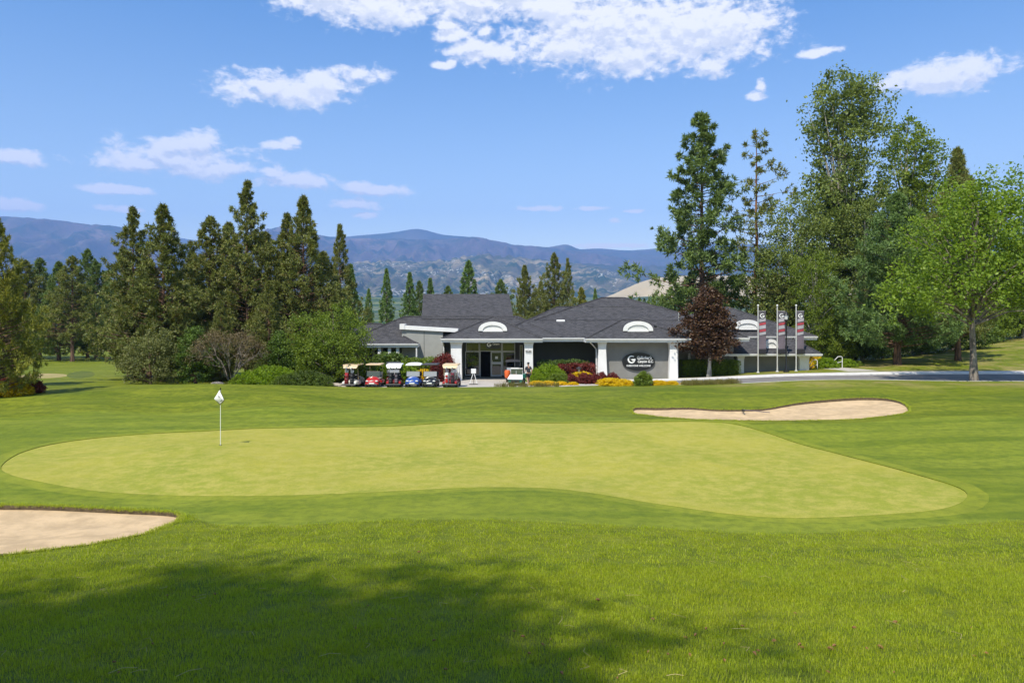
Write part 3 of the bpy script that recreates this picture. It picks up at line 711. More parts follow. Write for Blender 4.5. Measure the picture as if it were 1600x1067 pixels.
# dormers: eyebrow louvre vents
def dormer(xc, yb, zb, wd, ht, depth, slope=S):
    n = 18; out = [(xc+wd/2*math.cos(math.pi*(1-i/n)), zb+ht*max(0,math.sin(math.pi*(1-i/n)))**.85) for i in range(n+1)]
    k = .70; inn = [(xc+wd/2*k*math.cos(math.pi*(1-i/n)), zb+ht*.62*max(0,math.sin(math.pi*(1-i/n)))**.85) for i in range(n+1)]
    body = MB(); y0, y1 = yb+.06, yb+depth
    o2 = [(x, z+.04) for x, z in out]
    body.prism([(xc-wd/2, zb-.3)]+o2+[(xc+wd/2, zb-.3)], 'Y', y0, y1)
    d = part('dormer', body, M['roof'])
    tr = MB(); vs = []; 
    for (a, b) in zip(out, inn): vs += [(a[0], yb-.12, a[1]), (b[0], yb-.12, b[1]), (a[0], yb+.1, a[1]), (b[0], yb+.1, b[1])]
    fs = []
    for i in range(n):
        p = i*4; q = p+4; fs += [(p, q, q+1, p+1), (p+2, p+3, q+3, q+2), (p, p+2, q+2, q), (p+1, q+1, q+3, p+3)]
    tr.add(vs, fs); tr.build('arch_trim', M['white'], d, off=CO_)
    lv = MB().prism(inn, 'Y', yb, yb+.05)
    lv.build('vent_panel', M['white'], d, off=CO_)
    for j in range(4):
        z = zb+ht*.62*(.08+.22*j); hw = wd/2*k*math.sqrt(max(0, 1-((z-zb)/(ht*.62))**2))*.93
        MB().add([(xc-hw, yb-.055, z), (xc+hw, yb-.055, z), (xc+hw, yb-.001, z+.07), (xc-hw, yb-.001, z+.07), (xc-hw, yb-.04, z-.02), (xc+hw, yb-.04, z-.02)],
            [(0,1,2,3), (4,5,1,0), (3,2,5,4)]).build('louvre', M['wplastic'], d, off=CO_)
    MB().box(xc-wd/2*k, xc+wd/2*k, yb-.09, yb-.05, zb-.06, zb+.03).build('sill', M['white'], d, off=CO_)
dormer((770-800)/F*65.46, 65.35, 4.47, 2.55, .82, 3.0)
dormer((996.5-800)/F*65.46, 65.35, 4.47, 2.65, .86, 3.0)
dormer((1166-800)/F*71.2, 70.9, 4.1+.42, 2.7, .9, 3.0)
dormer((1204-800)/F*68.2, 68.05, 2.87, 1.3, .78, 2.0)
# roof vents
part('roof_vent', MB().rbox(4.15, 4.95, 69.0, 69.7, 5.22, 5.42, .04), M['wplastic'])
part('roof_vent', MB().rbox(12.7, 12.95, 66.1, 66.4, 4.72, 4.95, .04), M['black'])
part('roof_pipe', MB().lathe([(.05, 5.3), (.05, 6.1)], 8, (15.6, 69.2, 0)), M['metal'])
# downpipes
part('downpipe', MB().tube([(-6.02, 64.1, 3.7), (-6.0, 64.6, 3.4), (-6.2, 67.2, 3.1), (-6.2, 67.3, .2)], .055, 6), M['white'])
part('downpipe', MB().tube([(-8.52, 66.05, 3.1), (-8.52, 66.1, .1)], .07, 6), M['white'])
part('downpipe', MB().tube([(6.5, 63.95, 3.75), (7.0, 64.4, 3.3), (7.38, 64.8, 2.9), (7.40, 64.86, .5), (7.2, 64.6, .25)], .05, 6), M['white'])
part('corner_post', MB().box(14.45, 14.58, 64.9, 65.05, -.3, 3.5), M['white'])
# entrance glazing
GY = 68.1
def px2x(px): return (px-800)/F*GY
zt = Z(535, GY); zb0 = .22; ztr = Z(549, GY)
part('wall', MB().box(-5.45, 2.4, 68.2, 68.29, .1, 3.5), M['shadewall'])
def window(name, xa, xb, za, zb, y=GY, fw=.07, parent=CH, label=None, mullions=(), mat='glass'):
    f = MB()
    f.box(xa, xb, y-.05, y+.05, za, za+fw); f.box(xa, xb, y-.05, y+.05, zb-fw, zb)
    f.box(xa, xa+fw, y-.048, y+.048, za+fw, zb-fw); f.box(xb-fw, xb, y-.048, y+.048, za+fw, zb-fw)
    for x in mullions: f.box(x-fw/2, x+fw/2, y-.046, y+.046, za+fw, zb-fw)
    w_ = MB().box(xa+.01, xb-.01, y+.03, y+.045, za+.01, zb-.01)
    wo = part(name, w_, M[mat], parent)
    f.build('frame', M['frame'], wo, off=CO_)
    return wo
M['bag0'] = simple('interior_shade_black', (.008, .008, .009), .95, spec=.05)
M['frame'] = simple('aluminium_frame', (.42, .43, .43), .45, metal=.2)
def transmat():
    m, nt, b = newmat('transom_glass_painted_reflection'); b.inputs['Base Color'].default_value = (.05, .06, .02, 1); b.inputs['Roughness'].default_value = .06  # base colour carries the yellow-green reflection of the lawn
    b.inputs['Specular IOR Level'].default_value = 1.0; b.inputs['Metallic'].default_value = .35; return m
M['tglass'] = transmat()
for a, b in ((728, 749), (749.3, 784.2), (784.5, 805)):
    window('transom_window', px2x(a), px2x(b), ztr, zt, mat='tglass')
window('window', px2x(727), px2x(749.5), zb0+.1, ztr-.01)
window('window', px2x(785), px2x(805), zb0+.1, ztr-.01)
window('window', px2x(812), px2x(817), zb0+.4, 3.1)
dk = part('doorway_shade_panel', MB().box(px2x(751), px2x(766.5), GY+.02, GY+.06, zb0, ztr-.02), M['bag0'])  # flat black panel stands for the shade inside the open doorway
fr = MB(); fr.box(px2x(749.6), px2x(751), GY-.08, GY+.05, zb0-.1, ztr-.02); fr.build('frame', M['frame'], dk, off=CO_)
do = part('door', MB().box(px2x(767), px2x(784), GY-.02, GY+.02, zb0, ztr-.02), M['glass'])
fr = MB()
xa, xb = px2x(766.6), px2x(784.6)
fr.box(xa, xa+.11, GY-.06, GY+.03, zb0, ztr-.02); fr.box(xb-.11, xb, GY-.06, GY+.03, zb0, ztr-.02)
fr.box(xa+.11, xb-.11, GY-.058, GY+.028, zb0, zb0+.16); fr.box(xa+.11, xb-.11, GY-.058, GY+.028, ztr-.12, ztr-.02); fr.box(xa+.11, xb-.11, GY-.058, GY+.028, zb0+1.12, zb0+1.34)
fr.build('door_frame', M['frame'], do, off=CO_)
MB().tube([(xa+.16, GY-.1, zb0+.9), (xa+.16, GY-.12, zb0+1.5)], .02, 6).build('handle', M['metal'], do, off=CO_)
MB().box(xa+.42, xa+.68, GY-.035, GY-.022, zb0+1.62, zb0+1.85).build('door_notice', M['wplastic'], do, off=CO_)
part('threshold_step', MB().box(-4.3, 1.0, 66.9, 68.1, -.3, .2), M['brick_step'] if 'brick_step' in M else M['stucco'])
part('wall', MB().box(1.1, 1.5, 66.4, 68.28, -.3, 3.5), M['stucco_light'])
# left porch with glazed doors
for (a, b) in ((560, 571), (572, 583), (584, 596.5), (597, 608), (609, 621), (622, 635), (640, 652)):
    xa, xb = (a-800)/F*69.1, (b-800)/F*69.1
    window('window', xa, xb, .3 if b < 640 else 1.6, 2.85, 69.13)
for px in (593, 608.5, 621.5):
    x = (px-800)/F*66.3; part('porch_post', MB().box(x-.13, x+.13, 66.2, 66.46, -.3, 2.99), M['white'])
part('poster', MB().box((634-800)/F*69.05, (638.5-800)/F*69.05, 69.05, 69.07, 1.9, 2.5), M['bluegreen'] if 'bluegreen' in M else M['blue'])
# wall lantern and small fixtures
wl = part('wall_lamp', MB().lathe([(.09, 0), (.12, .05), (.12, .5), (.05, .56)], 10, (16.1, 67.25, 1.85)), M['white'])
part('door_bell', MB().rbox(-4.1, -3.95, 64.1, 64.2, 1.1, 1.3, .02), M['black'])
# text
def text(name, body, size, loc, mat, parent=None, extrude=.008, align='CENTER', shear=0, sx=1.0, off=(0, 0, 0), label=None, rotz=0):
    cu = bpy.data.curves.new(name, 'FONT'); cu.body = body; cu.size = size; cu.extrude = extrude; cu.align_x = align; cu.align_y = 'CENTER'; cu.shear = shear; cu.resolution_u = 3
    cu.offset = .006*size/.3
    o = bpy.data.objects.new(name, cu); C.objects.link(o)
    bpy.context.view_layer.update()
    dg = bpy.context.evaluated_depsgraph_get(); me = bpy.data.meshes.new_from_object(o.evaluated_get(dg))
    bpy.data.objects.remove(o); me.name = name
    me.transform(Matrix.Translation((loc[0]-off[0], loc[1]-off[1], loc[2]-off[2])) @ Matrix.Rotation(rotz, 4, 'Z') @ Matrix.Rotation(R(90), 4, 'X') @ Matrix.Diagonal((sx, 1, 1, 1)))
    me.materials.clear(); me.materials.append(mat)
    return link(name, me, None, parent)
text('house_number', '4320', .26, (1.42, 64.19, 2.72), M['black'], CH, off=CO_)
def logo(mb, cx, y, cz, r, t=.012):
    """open ring with a swooping tail, as on the club's sign"""
    n = 26; a0, a1 = R(48), R(350); vs = []
    for i in range(n+1):
        a = a0+(a1-a0)*i/n; k = i/n; wd = r*(.16+.15*math.sin(math.pi*k))
        for rr in (r, r-wd*1.25): vs += [(cx+rr*math.cos(a), y, cz+rr*math.sin(a)), (cx+rr*math.cos(a), y+t, cz+rr*math.sin(a))]
    fs = []
    for i in range(n):
        p = i*4; q = p+4; fs += [(p, p+2, q+2, q), (p, q, q+1, p+1), (p+2, p+3, q+3, q+2)]
    mb.add(vs, fs)
    sw = [(-.28, .12), (.0, .02), (.22, .14), (.40, .06), (.62, .16), (1.06, .10), (1.0, -.22), (.78, -.34), (.45, -.42), (.25, -.40), (.12, -.16), (-.08, -.10)]
    mb.prism([(cx+p[0]*r, cz+p[1]*r) for p in sw], 'Y', y, y+t)
# oval sign on the wall
sg = thing('oval_sign', 'large black oval club sign with white lettering on the sunlit grey wall', 'sign', (0, 0, 0))
ox, oz, oy = (997.5-800)/F*64.9, Z(565, 64.9), 64.82
n = 40; m = MB().prism([(ox+1.43*math.cos(2*math.pi*i/n), oz+.80*math.sin(2*math.pi*i/n)) for i in range(n)], 'Y', oy, oy+.1); m.build('board', M['black'], sg)
m = MB(); logo(m, ox-.62, oy-.02, oz+.2, .34); m.build('emblem', M['wplastic'], sg)
text('lettering', "Gallagher's", .36, (ox+.48, oy-.012, oz+.34), M['wplastic'], sg, shear=.2, sx=.82)
text('lettering', "Canyon G.C.", .33, (ox+.60, oy-.012, oz+.02), M['wplastic'], sg, shear=.2, sx=.80)
text('lettering', "EVERYONE WELCOME", .21, (ox, oy-.012, oz-.36), M['wplastic'], sg, sx=1.0)
# entrance sign hanging under the eave
es = thing('entrance_sign', 'black hanging sign with round white emblem above the glass entrance doors', 'sign', (0, 0, 0))
ex, ey, ez = (771-800)/F*65.2, 65.2, Z(539, 65.2)
def rrect(cx, cz, w_, h_, r, n=5):
    out = []
    for sx_, sz_, a0 in ((1, 1, 0), (-1, 1, 90), (-1, -1, 180), (1, -1, 270)):
        for i in range(n+1): a = R(a0+90*i/n); out.append((cx+sx_*(w_/2-r)+r*math.cos(a), cz+sz_*(h_/2-r)+r*math.sin(a)))
    return out
MB().prism(rrect(ex, ez, 1.32, .70, .26), 'Y', ey, ey+.08).build('board', M['black'], es)
m = MB(); logo(m, ex-.38, ey-.02, ez+.03, .19); m.build('emblem', M['wplastic'], es)
text('lettering', 'Canyon', .22, (ex+.22, ey-.012, ez+.08), M['wplastic'], es, shear=.2, sx=.9)
for q in (-.4, .4): MB().tube([(ex+q, ey+.04, ez+.33), (ex+q, ey+.04, ez+.52)], .012, 5).build('hanger', M['metal'], es)
# hanging basket
hb = thing('hanging_basket', 'dark hanging basket of trailing green plants left of the entrance doors', 'hanging basket', (0, 0, 0))
bx_, by_, bz_ = (737-800)/F*65.6, 65.6, Z(562, 65.6)
MB().lathe([(.1, bz_-.2), (.24, bz_-.12), (.32, bz_+.08), (.3, bz_+.1)], 14, (bx_, by_, 0)).build('basket', M['darkplastic'], hb, True)
m = MB()
for a in range(3): m.tube([(bx_+.3*math.cos(a*2.1), by_+.3*math.sin(a*2.1), bz_+.1), (bx_, by_, bz_+1.3)], .008, 4)
m.tube([(bx_, by_, bz_+1.3), (bx_, by_, 3.55)], .01, 4); m.build('chain', M['black'], hb)
HB = (hb, bx_, by_, bz_)

# ================================================================ banner poles, lamp post, rails, easel
cloth_bands = [(.0, .13, 'bgrey'), (.13, .30, 'bpurple')]
M['bgrey'] = simple('banner_grey', (.085, .078, .09), .8)
M['bpurple'] = simple('banner_purple_grey', (.14, .115, .135), .8, var=.1, vscale=3)
M['bred'] = simple('banner_red', (.36, .05, .065), .8)
M['blight'] = simple('banner_light_grey', (.36, .35, .37), .8)
M['bag'] = simple('black_fabric', (.02, .019, .022), .8)
def banner_pole(px, label, Yp=66.6, top=477, wave=0):
    x = (px-800)/F*Yp; z0 = H(x, Yp); zt_ = Z(top, Yp)
    t = thing('banner_pole', label, 'banner pole', (x, Yp, z0), 0, 'banner poles on the verge before the road')
    h = zt_-z0
    MB().lathe([(.16, 0), (.16, .05), (.075, .1), (.058, .5), (.05, h-.15), (.045, h-.1)], 10).build('pole', M['pole'], t, True)
    MB().lathe([(.03, h-.11), (.085, h-.06), (.09, h), (.04, h+.06)], 10).build('finial', M['white'], t, True)
    ztb = Z(486, Yp)-z0; zbb = Z(545, Yp)-z0; W = .62; n = 10; nz = 24
    def ypos(u, v): return .05*math.sin(u*3+wave+v*2.2)*u+.02*math.sin(v*9+wave)
    def patch(name, u0, u1, v0, v1, mat, slant=0.0, fwd=0.0, parent=t):
        V = []; Fs = []
        for j in range(7):
            for i in range(5):
                u = u0+(u1-u0)*i/4; v = v0+(v1-v0)*j/6-slant*(u-.5)
                V.append((.08+W*u, -.0-fwd+ypos(u, v), ztb+(zbb-ztb)*v))
        for j in range(6):
            for i in range(4): Fs.append((j*5+i, j*5+i+1, (j+1)*5+i+1, (j+1)*5+i))
        me = mesh_np(name, V, Fs, M[mat]); o_ = link(name, me, None, parent); 
        return o_
    # cloth with thickness
    V = []; Fs = []
    for j in range(nz+1):
        for i in range(n+1):
            u = i/n; v = j/nz
            V.append((.08+W*u, ypos(u, v), ztb+(zbb-ztb)*v))
    for j in range(nz):
        for i in range(n): a = j*(n+1)+i; Fs.append((a, a+1, a+n+2, a+n+1))
    me = mesh_np('banner', V, Fs, M['bgrey']); me.shade_smooth()
    cl = link('banner', me, None, t); md = cl.modifiers.new('s', 'SOLIDIFY'); md.thickness = .012; md.offset = 1
    md2 = None
    for v0, v1, mt in ((.20, .28, 'blight'), (.31, .37, 'bred'), (.38, .47, 'blight'), (.485, .545, 'bred'), (.56, .63, 'blight')):
        patch('printed_band', .04, .96, v0, v1, mt, .035, .022, cl)
    patch('printed_band', .0, 1, .66, 1.0, 'bpurple', 0, .02, cl)
    m = MB(); logo(m, .08+W*.47, -.055, ztb-.42, .21, .01); m.build('emblem', M['wplastic'], cl)
    MB().tube([(.0, 0, ztb+.01), (.08+W, 0, ztb+.01)], .014, 6).build('arm', M['pole'], t)
    MB().rbox(.06, .08+W+.06, -.12, .12, zbb-.47, zbb-.02, .05).build('weight_bag', M['bag'], t)
banner_pole(1184.5, 'pole with grey and red banner, leftmost of three, over the small dormer', wave=0)
banner_pole(1214.5, 'pole with grey and red banner immediately left of the black lamp post', wave=1.4)
banner_pole(1244, 'pole with grey and red banner nearest the green trees, rightmost of three', wave=2.6)
Yl = 65.9; x = (1228.5-800)/F*Yl; z0 = H(x, Yl); h = Z(486, Yl)-z0
lp = thing('lamp_post', 'tall black lamp post with lantern head among the banner poles', 'lamp post', (x, Yl, z0))
MB().lathe([(.26, 0), (.26, .06), (.13, .14), (.10, .5), (.065, .6), (.058, h-.95), (.09, h-.9)], 12).build('post', M['black'], lp, True)
MB().lathe([(.10, h-.9), (.2, h-.84), (.22, h-.8), (.12, h-.74)], 12).build('collar', M['black'], lp, True)
MB().lathe([(.12, h-.74), (.19, h-.5), (.16, h-.38)], 8).build('lantern_glass', M['lamp'], lp)
MB().lathe([(.25, h-.38), (.2, h-.3), (.1, h-.16), (.05, h-.1), (.05, h-.02), (.02, h+.08)], 12).build('lantern_cap', M['black'], lp, True)
def handrail(px0, px1, Yr, top, label, flip=1):
    x0, x1 = (px0-800)/F*Yr, (px1-800)/F*Yr; z0 = H(x1, Yr)-.1; zt_ = Z(top, Yr)
    t = thing('handrail', label, 'handrail', ((x0+x1)/2, Yr, z0), 0, 'handrails of the steps'); cx = (x0+x1)/2
    m = MB().tube([(x0-cx, .3, -.1), (x0-cx, .3, zt_-z0-.55), (x1-cx-.35, .1, zt_-z0-.02), (x1-cx-.1, 0, zt_-z0), (x1-cx, 0, zt_-z0-.08), (x1-cx, 0, -.1)], .035, 7); m.build('rail', M['white'], t, True)
    m = MB().tube([(x0-cx, .3, zt_-z0-.75), (x1-cx, 0, zt_-z0-.45)], .025, 6); m.build('lower_rail', M['white'], t, True)
handrail(1266, 1277, 69, 562, 'white bent handrail at the corner of the low right wing')
handrail(1303, 1316, 69.5, 557, 'white bent handrail rising out of the leafy bushes right of the wing')
# easel sign board
Ye = 60.2; x = (740-800)/F*Ye; z0 = H(x, Ye)
t = thing('easel', 'white notice on a tripod easel standing before the entrance', 'easel', (x, Ye, z0))
m = MB().tube([(-.30, -.15, .03), (-.03, 0, .95)], .025, 6); m.build('leg', M['wplastic'], t)
m = MB().tube([(.30, -.15, .03), (.03, 0, .95)], .025, 6); m.build('leg', M['wplastic'], t)
m = MB().tube([(0, .35, .03), (0, .03, 1.0)], .022, 6); m.build('leg', M['black'], t)
MB().box(-.36, .36, -.22, -.08, 0, .06).build('base', M['black'], t)
MB().rbox(-.2, .2, -.06, -.03, .9, 1.28, .01).build('notice_board', M['wplastic'], t)
# path light in the flower bed
Yg = 62.5; x = (904.5-800)/F*Yg; z0 = H(x, Yg)
t = thing('bollard_light', 'dark mushroom-shaped garden light among the barberry bushes', 'garden light', (x, Yg, z0))
hh = Z(573, Yg)-z0
MB().lathe([(.07, 0), (.07, hh-.16)], 10).build('post', M['metal'], t, True)
MB().lathe([(.12, hh-.22), (.24, hh-.16), (.22, hh-.1), (.07, hh-.02), (.03, hh)], 14).build('shade', M['darkplastic'], t, True)

# ================================================================ flag on the green, cup, rake
gx, gy = unproj([(344.5, 694.5)])[0]; gz = H(gx, gy)-.02
t = thing('golf_flag', 'white diamond flag on thin pole in the putting green hole', 'flag', (gx, gy, gz))
ph = Z(606, gy)-gz
MB().tube([(0, 0, -.1), (0, 0, ph-.08)], [.014, .011], 8).build('flag_pole', M['wplastic'], t, True)
MB().tube([(0, 0, ph-.08), (0, 0, ph+.01)], .018, 8).build('pole_tip', M['black'], t, True)
s1 = gy/F
def fpt(px, py, d=0): return ((px-344.2)*s1, d, Z(py, gy)-gz)
Vf = [fpt(343, 609, -.01), fpt(336.8, 622.5, -.16), fpt(344, 632, -.02), fpt(352, 625, -.12)]
m = MB(); nseg = 8; V = []; 
for j in range(nseg+1):
    a = Vector(Vf[0]).lerp(Vector(Vf[1]), j/nseg); b = Vector(Vf[3]).lerp(Vector(Vf[2]), j/nseg)
    for i in range(nseg+1):
        p = a.lerp(b, i/nseg); p.y += .012*math.sin(i*.8+j*.4); V.append(p)
m.add(V, [(j*9+i, j*9+i+1, (j+1)*9+i+1, (j+1)*9+i) for j in range(8) for i in range(8)])
fl = m.build('flag_cloth', M['wplastic'], t, True); md = fl.modifiers.new('s', 'SOLIDIFY'); md.thickness = .004
m = MB().tube([Vf[0], Vf[3]], .009, 5); m.tube([Vf[3], Vf[2]], .009, 5); m.tube([Vf[1], Vf[2]], .007, 5); m.build('flag_border', M['darkplastic'], fl)
m = MB(); c0 = fpt(344.5, 619, -.15); logo(m, c0[0], c0[1], c0[2], .045, .004); m.build('flag_emblem', M['darkplastic'], fl)
m = MB(); c1 = fpt(347.5, 626, -.13); m.prism([(c1[0]-.05, c1[2]-.03), (c1[0]+.05, c1[2]+.03), (c1[0]+.05, c1[2]+.055), (c1[0]-.05, c1[2]-.005)], 'Y', c1[1]-.01, c1[1]); m.build('flag_emblem', M['darkplastic'], fl)
tag(MB().lathe([(.055, gz+.006), (.055, gz+.008)], 16, (gx, gy, 0)).build('hole_cup', M['black']), 'dark golf hole around the foot of the flag pole', 'golf hole')  # flat black disc, its colour stands for the shade inside the hole
rx, ry = unproj([(1157, 640.5)])[0]; rx2, ry2 = unproj([(1199, 641.5)])[0]
t = thing('bunker_rake', 'rake lying at the back edge of the right bunker', 'rake', (rx, ry-.5, H(rx, ry-.5)))
dz = -.12
m = MB().tube([(0, 0, dz+.25), (rx2-rx, -.1, dz+.12)], .02, 6); m.build('handle', M['bpurple'], t)
m = MB().box(-.03, .03, -.2, .2, dz+.20, dz+.25)
for k in range(7): m.tube([(-.0, -.19+k*.062, dz+.22), (-.03, -.19+k*.062, dz+.12)], .008, 4)
m.build('rake_head', M['black'], t)

# ================================================================ golf carts
def wheel(parent, x, y, r=.22, wd=.17):
    o_ = MB().lathe([(r*.62, -wd/2), (r*.93, -wd/2), (r, -wd/2+.03), (r, wd/2-.03), (r*.93, wd/2), (r*.62, wd/2)], 20, (x, y, r), 'X').build('wheel', M['rubber'], parent, True)
    MB().lathe([(r*.2, -wd/2+.02), (r*.6, -wd/2+.03), (r*.6, wd/2-.03), (r*.2, wd/2-.02)], 14, (x, y, r), 'X').build('rim', M['metal'], o_, True)
def cart(body, roof, seat, label, px, Yc, facing, py=None, dome=False, shield='glass2', rotz=0.0, rear_panel=True, group='golf carts parked in a row'):
    x = (px-800)/F*Yc; z0 = H(x, Yc)
    t = thing('golf_cart', label, 'golf cart', (x, Yc, z0+.0), (0 if facing == 'front' else math.pi)+rotz, group)
    # local: front looks to -y
    for sx_ in (-.48, .48):
        wheel(t, sx_, -.95); wheel(t, sx_, .75)
    M_ = M[body]
    # front cowl lofted
    rings = []
    for y, hw, zl, zh in ((-1.28, .36, .34, .50), (-1.22, .50, .28, .60), (-1.0, .57, .27, .74), (-.72, .58, .27, .84), (-.55, .57, .27, .86)):
        r_ = []
        for i in range(14):
            a = math.pi*i/13; r_.append((hw*math.cos(a)*(1 if abs(math.cos(a)) < .95 else .98), y, zl+(zh-zl)*(max(0,math.sin(a))**.6)))
        rings.append(r_)
    MB().loft(rings).build('cowl', M_, t, True)
    MB().rbox(-.58, .58, -.56, .98, .22, .34, .03).build('floor_pan', M['darkplastic'], t)
    rings = []
    for y, hw, zl, zh in ((.05, .56, .30, .62), (.2, .59, .28, .66), (.9, .60, .28, .66), (1.15, .58, .32, .60), (1.22, .5, .36, .52)):
        r_ = []
        for i in range(14):
            a = math.pi*i/13; r_.append((hw*math.cos(a), y, zl+(zh-zl)*(max(0,math.sin(a))**.45)))
        rings.append(r_)
    MB().loft(rings).build('rear_body', M_, t, True)
    MB().rbox(-.52, .52, -.02, .50, .62, .76, .05).build('seat', M[seat], t)
    MB().rbox(-.52, -.02, .48, .60, .80, 1.14, .05).build('backrest', M[seat], t)
    MB().rbox(.02, .52, .48, .60, .80, 1.14, .05).build('backrest', M[seat], t)
    m = MB().tube([(-.25, -.62, .82), (-.25, -.30, 1.0)], .02, 6); m.lathe([(.15, -.02), (.17, -.02), (.17, .01), (.15, .01)], 16, (-.25, -.28, 1.02)); m.build('steering_wheel', M['black'], t)
    for sx_ in (-1, 1):
        MB().tube([(sx_*.53, -.62, .82), (sx_*.50, -.42, 1.72)], .018, 6).build('roof_strut', M['black'], t)
        MB().tube([(sx_*.52, .62, .66), (sx_*.50, .72, 1.72)], .02, 6).build('roof_strut', M['tan'] if roof == 'tan' else M['black'], t)
    if dome:
        rings = []
        for y, hw, zh in ((-.62, .45, 1.76), (-.55, .60, 1.82), (-.1, .63, 1.87), (.5, .63, 1.87), (.9, .58, 1.82), (.97, .45, 1.76)):
            rings.append([(hw*math.cos(math.pi*i/12), y, 1.70+(zh-1.70)*max(0,math.sin(math.pi*i/12))**.7) for i in range(13)])
        MB().loft(rings).build('roof', M[roof], t, True)
    else:
        MB().rbox(-.60, .60, -.62, .98, 1.70, 1.80, .04).build('roof', M[roof], t, False)
    if facing == 'rear':
        # canopy valance, bag well, bumper, lights as seen from behind
        m = MB().add([(-.60, .98, 1.72), (.60, .98, 1.72), (.50, 1.08, 1.52), (-.50, 1.08, 1.52), (-.60, .94, 1.72), (.60, .94, 1.72), (.50, 1.04, 1.52), (-.50, 1.04, 1.52)],
            [(0,1,2,3), (7,6,5,4), (3,2,6,7), (0,3,7,4), (1,5,6,2), (0,4,5,1)]); m.build('valance', M[roof], t)
        MB().rbox(-.54, .54, 1.05, 1.40, .24, .34, .03).build('bag_well', M['darkplastic'], t)
        MB().rbox(-.58, .58, 1.38, 1.46, .22, .33, .03).build('bumper', M['black'], t)
        for sx_ in (-.46, .46): MB().rbox(sx_-.09, sx_+.09, 1.18, 1.26, .34, .5, .02).build('tail_panel', M['wplastic'] if body != 'darkred' else M['red'], t)
        m = MB().tube([(-.5, .95, 1.0), (.5, .95, 1.0)], .018, 6); m.tube([(-.5, .72, .66), (-.5, .95, 1.0)], .018, 6); m.tube([(.5, .72, .66), (.5, .95, 1.0)], .018, 6); m.build('bag_rail', M['black'], t)
    else:
        for sx_ in (-1, 1):
            MB().rbox(sx_*.36-.10, sx_*.36+.10, -1.285, -1.17, .50, .60, .03).build('headlight', M['lamp'], t)
        MB().rbox(-.20, .20, -1.31, -1.27, .33, .43, .01).build('number_plate', M['wplastic'], t)
        MB().rbox(-.42, .42, -1.30, -1.22, .24, .32, .03).build('bumper', M['black'], t)
        MB().add([(-.5, -.60, .86), (.5, -.60, .86), (.5, -.52, 1.22), (-.5, -.52, 1.22), (-.5, -.59, .86), (.5, -.59, .86), (.5, -.51, 1.22), (-.5, -.51, 1.22)],
            [(0,1,2,3), (7,6,5,4), (3,2,6,7), (0,4,5,1), (0,3,7,4), (1,5,6,2)]).build('windshield', M[shield], t)
        MB().tube([(-.5, -.52, 1.23), (.5, -.52, 1.23)], .014, 5).build('windshield_trim', M['black'], t)
        if body in ('blue', 'bpaint', 'red'): MB().prism(rrect(0, .62, .16, .06, .02, 2), 'Y', -1.245, -1.2).build('badge', M['metal'], t)
    return t
M['glass2'] = simple('tinted_windshield', (.30, .31, .31), .25, spec=.6)
M['glass3'] = simple('dark_windshield', (.07, .085, .06), .15, spec=.6)
def golf_bag(cx, dx, col, col2, label, tilt=.12):
    x, y, z = cx.location; ang = cx.rotation_euler.z
    lx, ly = dx, 1.22
    wx = x+math.cos(ang)*lx-math.sin(ang)*ly; wy = y+math.sin(ang)*lx+math.cos(ang)*ly
    t = thing('golf_bag', label, 'golf bag', (wx, wy, z+.34), 0, 'golf bags strapped to the carts')
    m = MB(); rings = []
    for k, (h, r_) in enumerate(((0, .13), (.05, .145), (.3, .15), (.6, .135), (.78, .145), (.84, .14))):
        rings.append([(r_*math.cos(2*math.pi*i/14), r_*.85*math.sin(2*math.pi*i/14)+h*tilt, h) for i in range(14)])
    m.loft(rings).build('bag_body', M[col], t, True)
    MB().rbox(-.11, .11, -.21, -.11, .08, .42, .03).build('pocket', M[col2], t)
    MB().rbox(-.09, .09, -.17, -.08, .5, .68, .03).build('pocket', M[col2], t)
    for k in range(7):
        a = k*.9; bx2, by2 = .08*math.cos(a), .07*math.sin(a)+.1; tx, ty = bx2*1.6, by2+.08
        L = .28+.05*(k % 3)
        c_ = MB().tube([(bx2, by2, .8), (tx, ty, .82+L)], .008, 5).build('club_shaft', M['metal'], t)
        MB().rbox(tx-.045, tx+.045, ty-.03, ty+.03, .80+L, .88+L, .015).build('club_head', M['metal'] if k % 3 else M['wplastic' if k % 2 else 'black'], c_)
    return t
Yc = 57.9
c1 = cart('cream', 'tan', 'darkplastic', 'golf cart with tan canopy and red bag seen from behind, leftmost of the row', 553.5, Yc-.3, 'rear', rotz=-.1)
c2_ = cart('red', 'tan', 'cream', 'bright red golf cart with tan roof facing the green', 585.5, Yc, 'front', shield='glass3')
c3 = cart('darkred', 'wplastic', 'darkplastic', 'golf cart with white canopy and dark bags seen from behind', 617.5, Yc, 'rear', rotz=.05)
c4 = cart('blue', 'wplastic', 'darkplastic', 'blue golf cart with domed white roof facing the green', 647, Yc, 'front', dome=True)
c5 = cart('bpaint', 'darkplastic', 'darkplastic', 'black golf cart with black roof facing the green', 673.5, Yc, 'front')
c6 = cart('darkred', 'tan', 'cream', 'golf cart with yellowish tan canopy and red bags, rightmost of the row', 706, Yc, 'rear', rotz=-.06)
c7 = cart('darkred', 'darkplastic', 'darkplastic', 'dark red golf cart with black roof tucked behind the white canopy cart', 615, 61.2, 'front', rotz=.1)
golf_bag(c1, .22, 'red', 'darkred', 'red golf bag on the back of the leftmost cart')
golf_bag(c1, -.20, 'bag', 'darkplastic', 'black golf bag beside the red one on the leftmost cart')
golf_bag(c3, .22, 'bag', 'darkplastic', 'left black golf bag on the white canopy cart')
golf_bag(c3, -.22, 'bag', 'bpurple', 'right dark bag with grey pockets on the white canopy cart')
golf_bag(c6, .22, 'wplastic', 'red', 'white golf bag with red pockets on the rightmost cart')
golf_bag(c6, -.22, 'darkred', 'bag', 'dark red golf bag with black pockets on the rightmost cart')
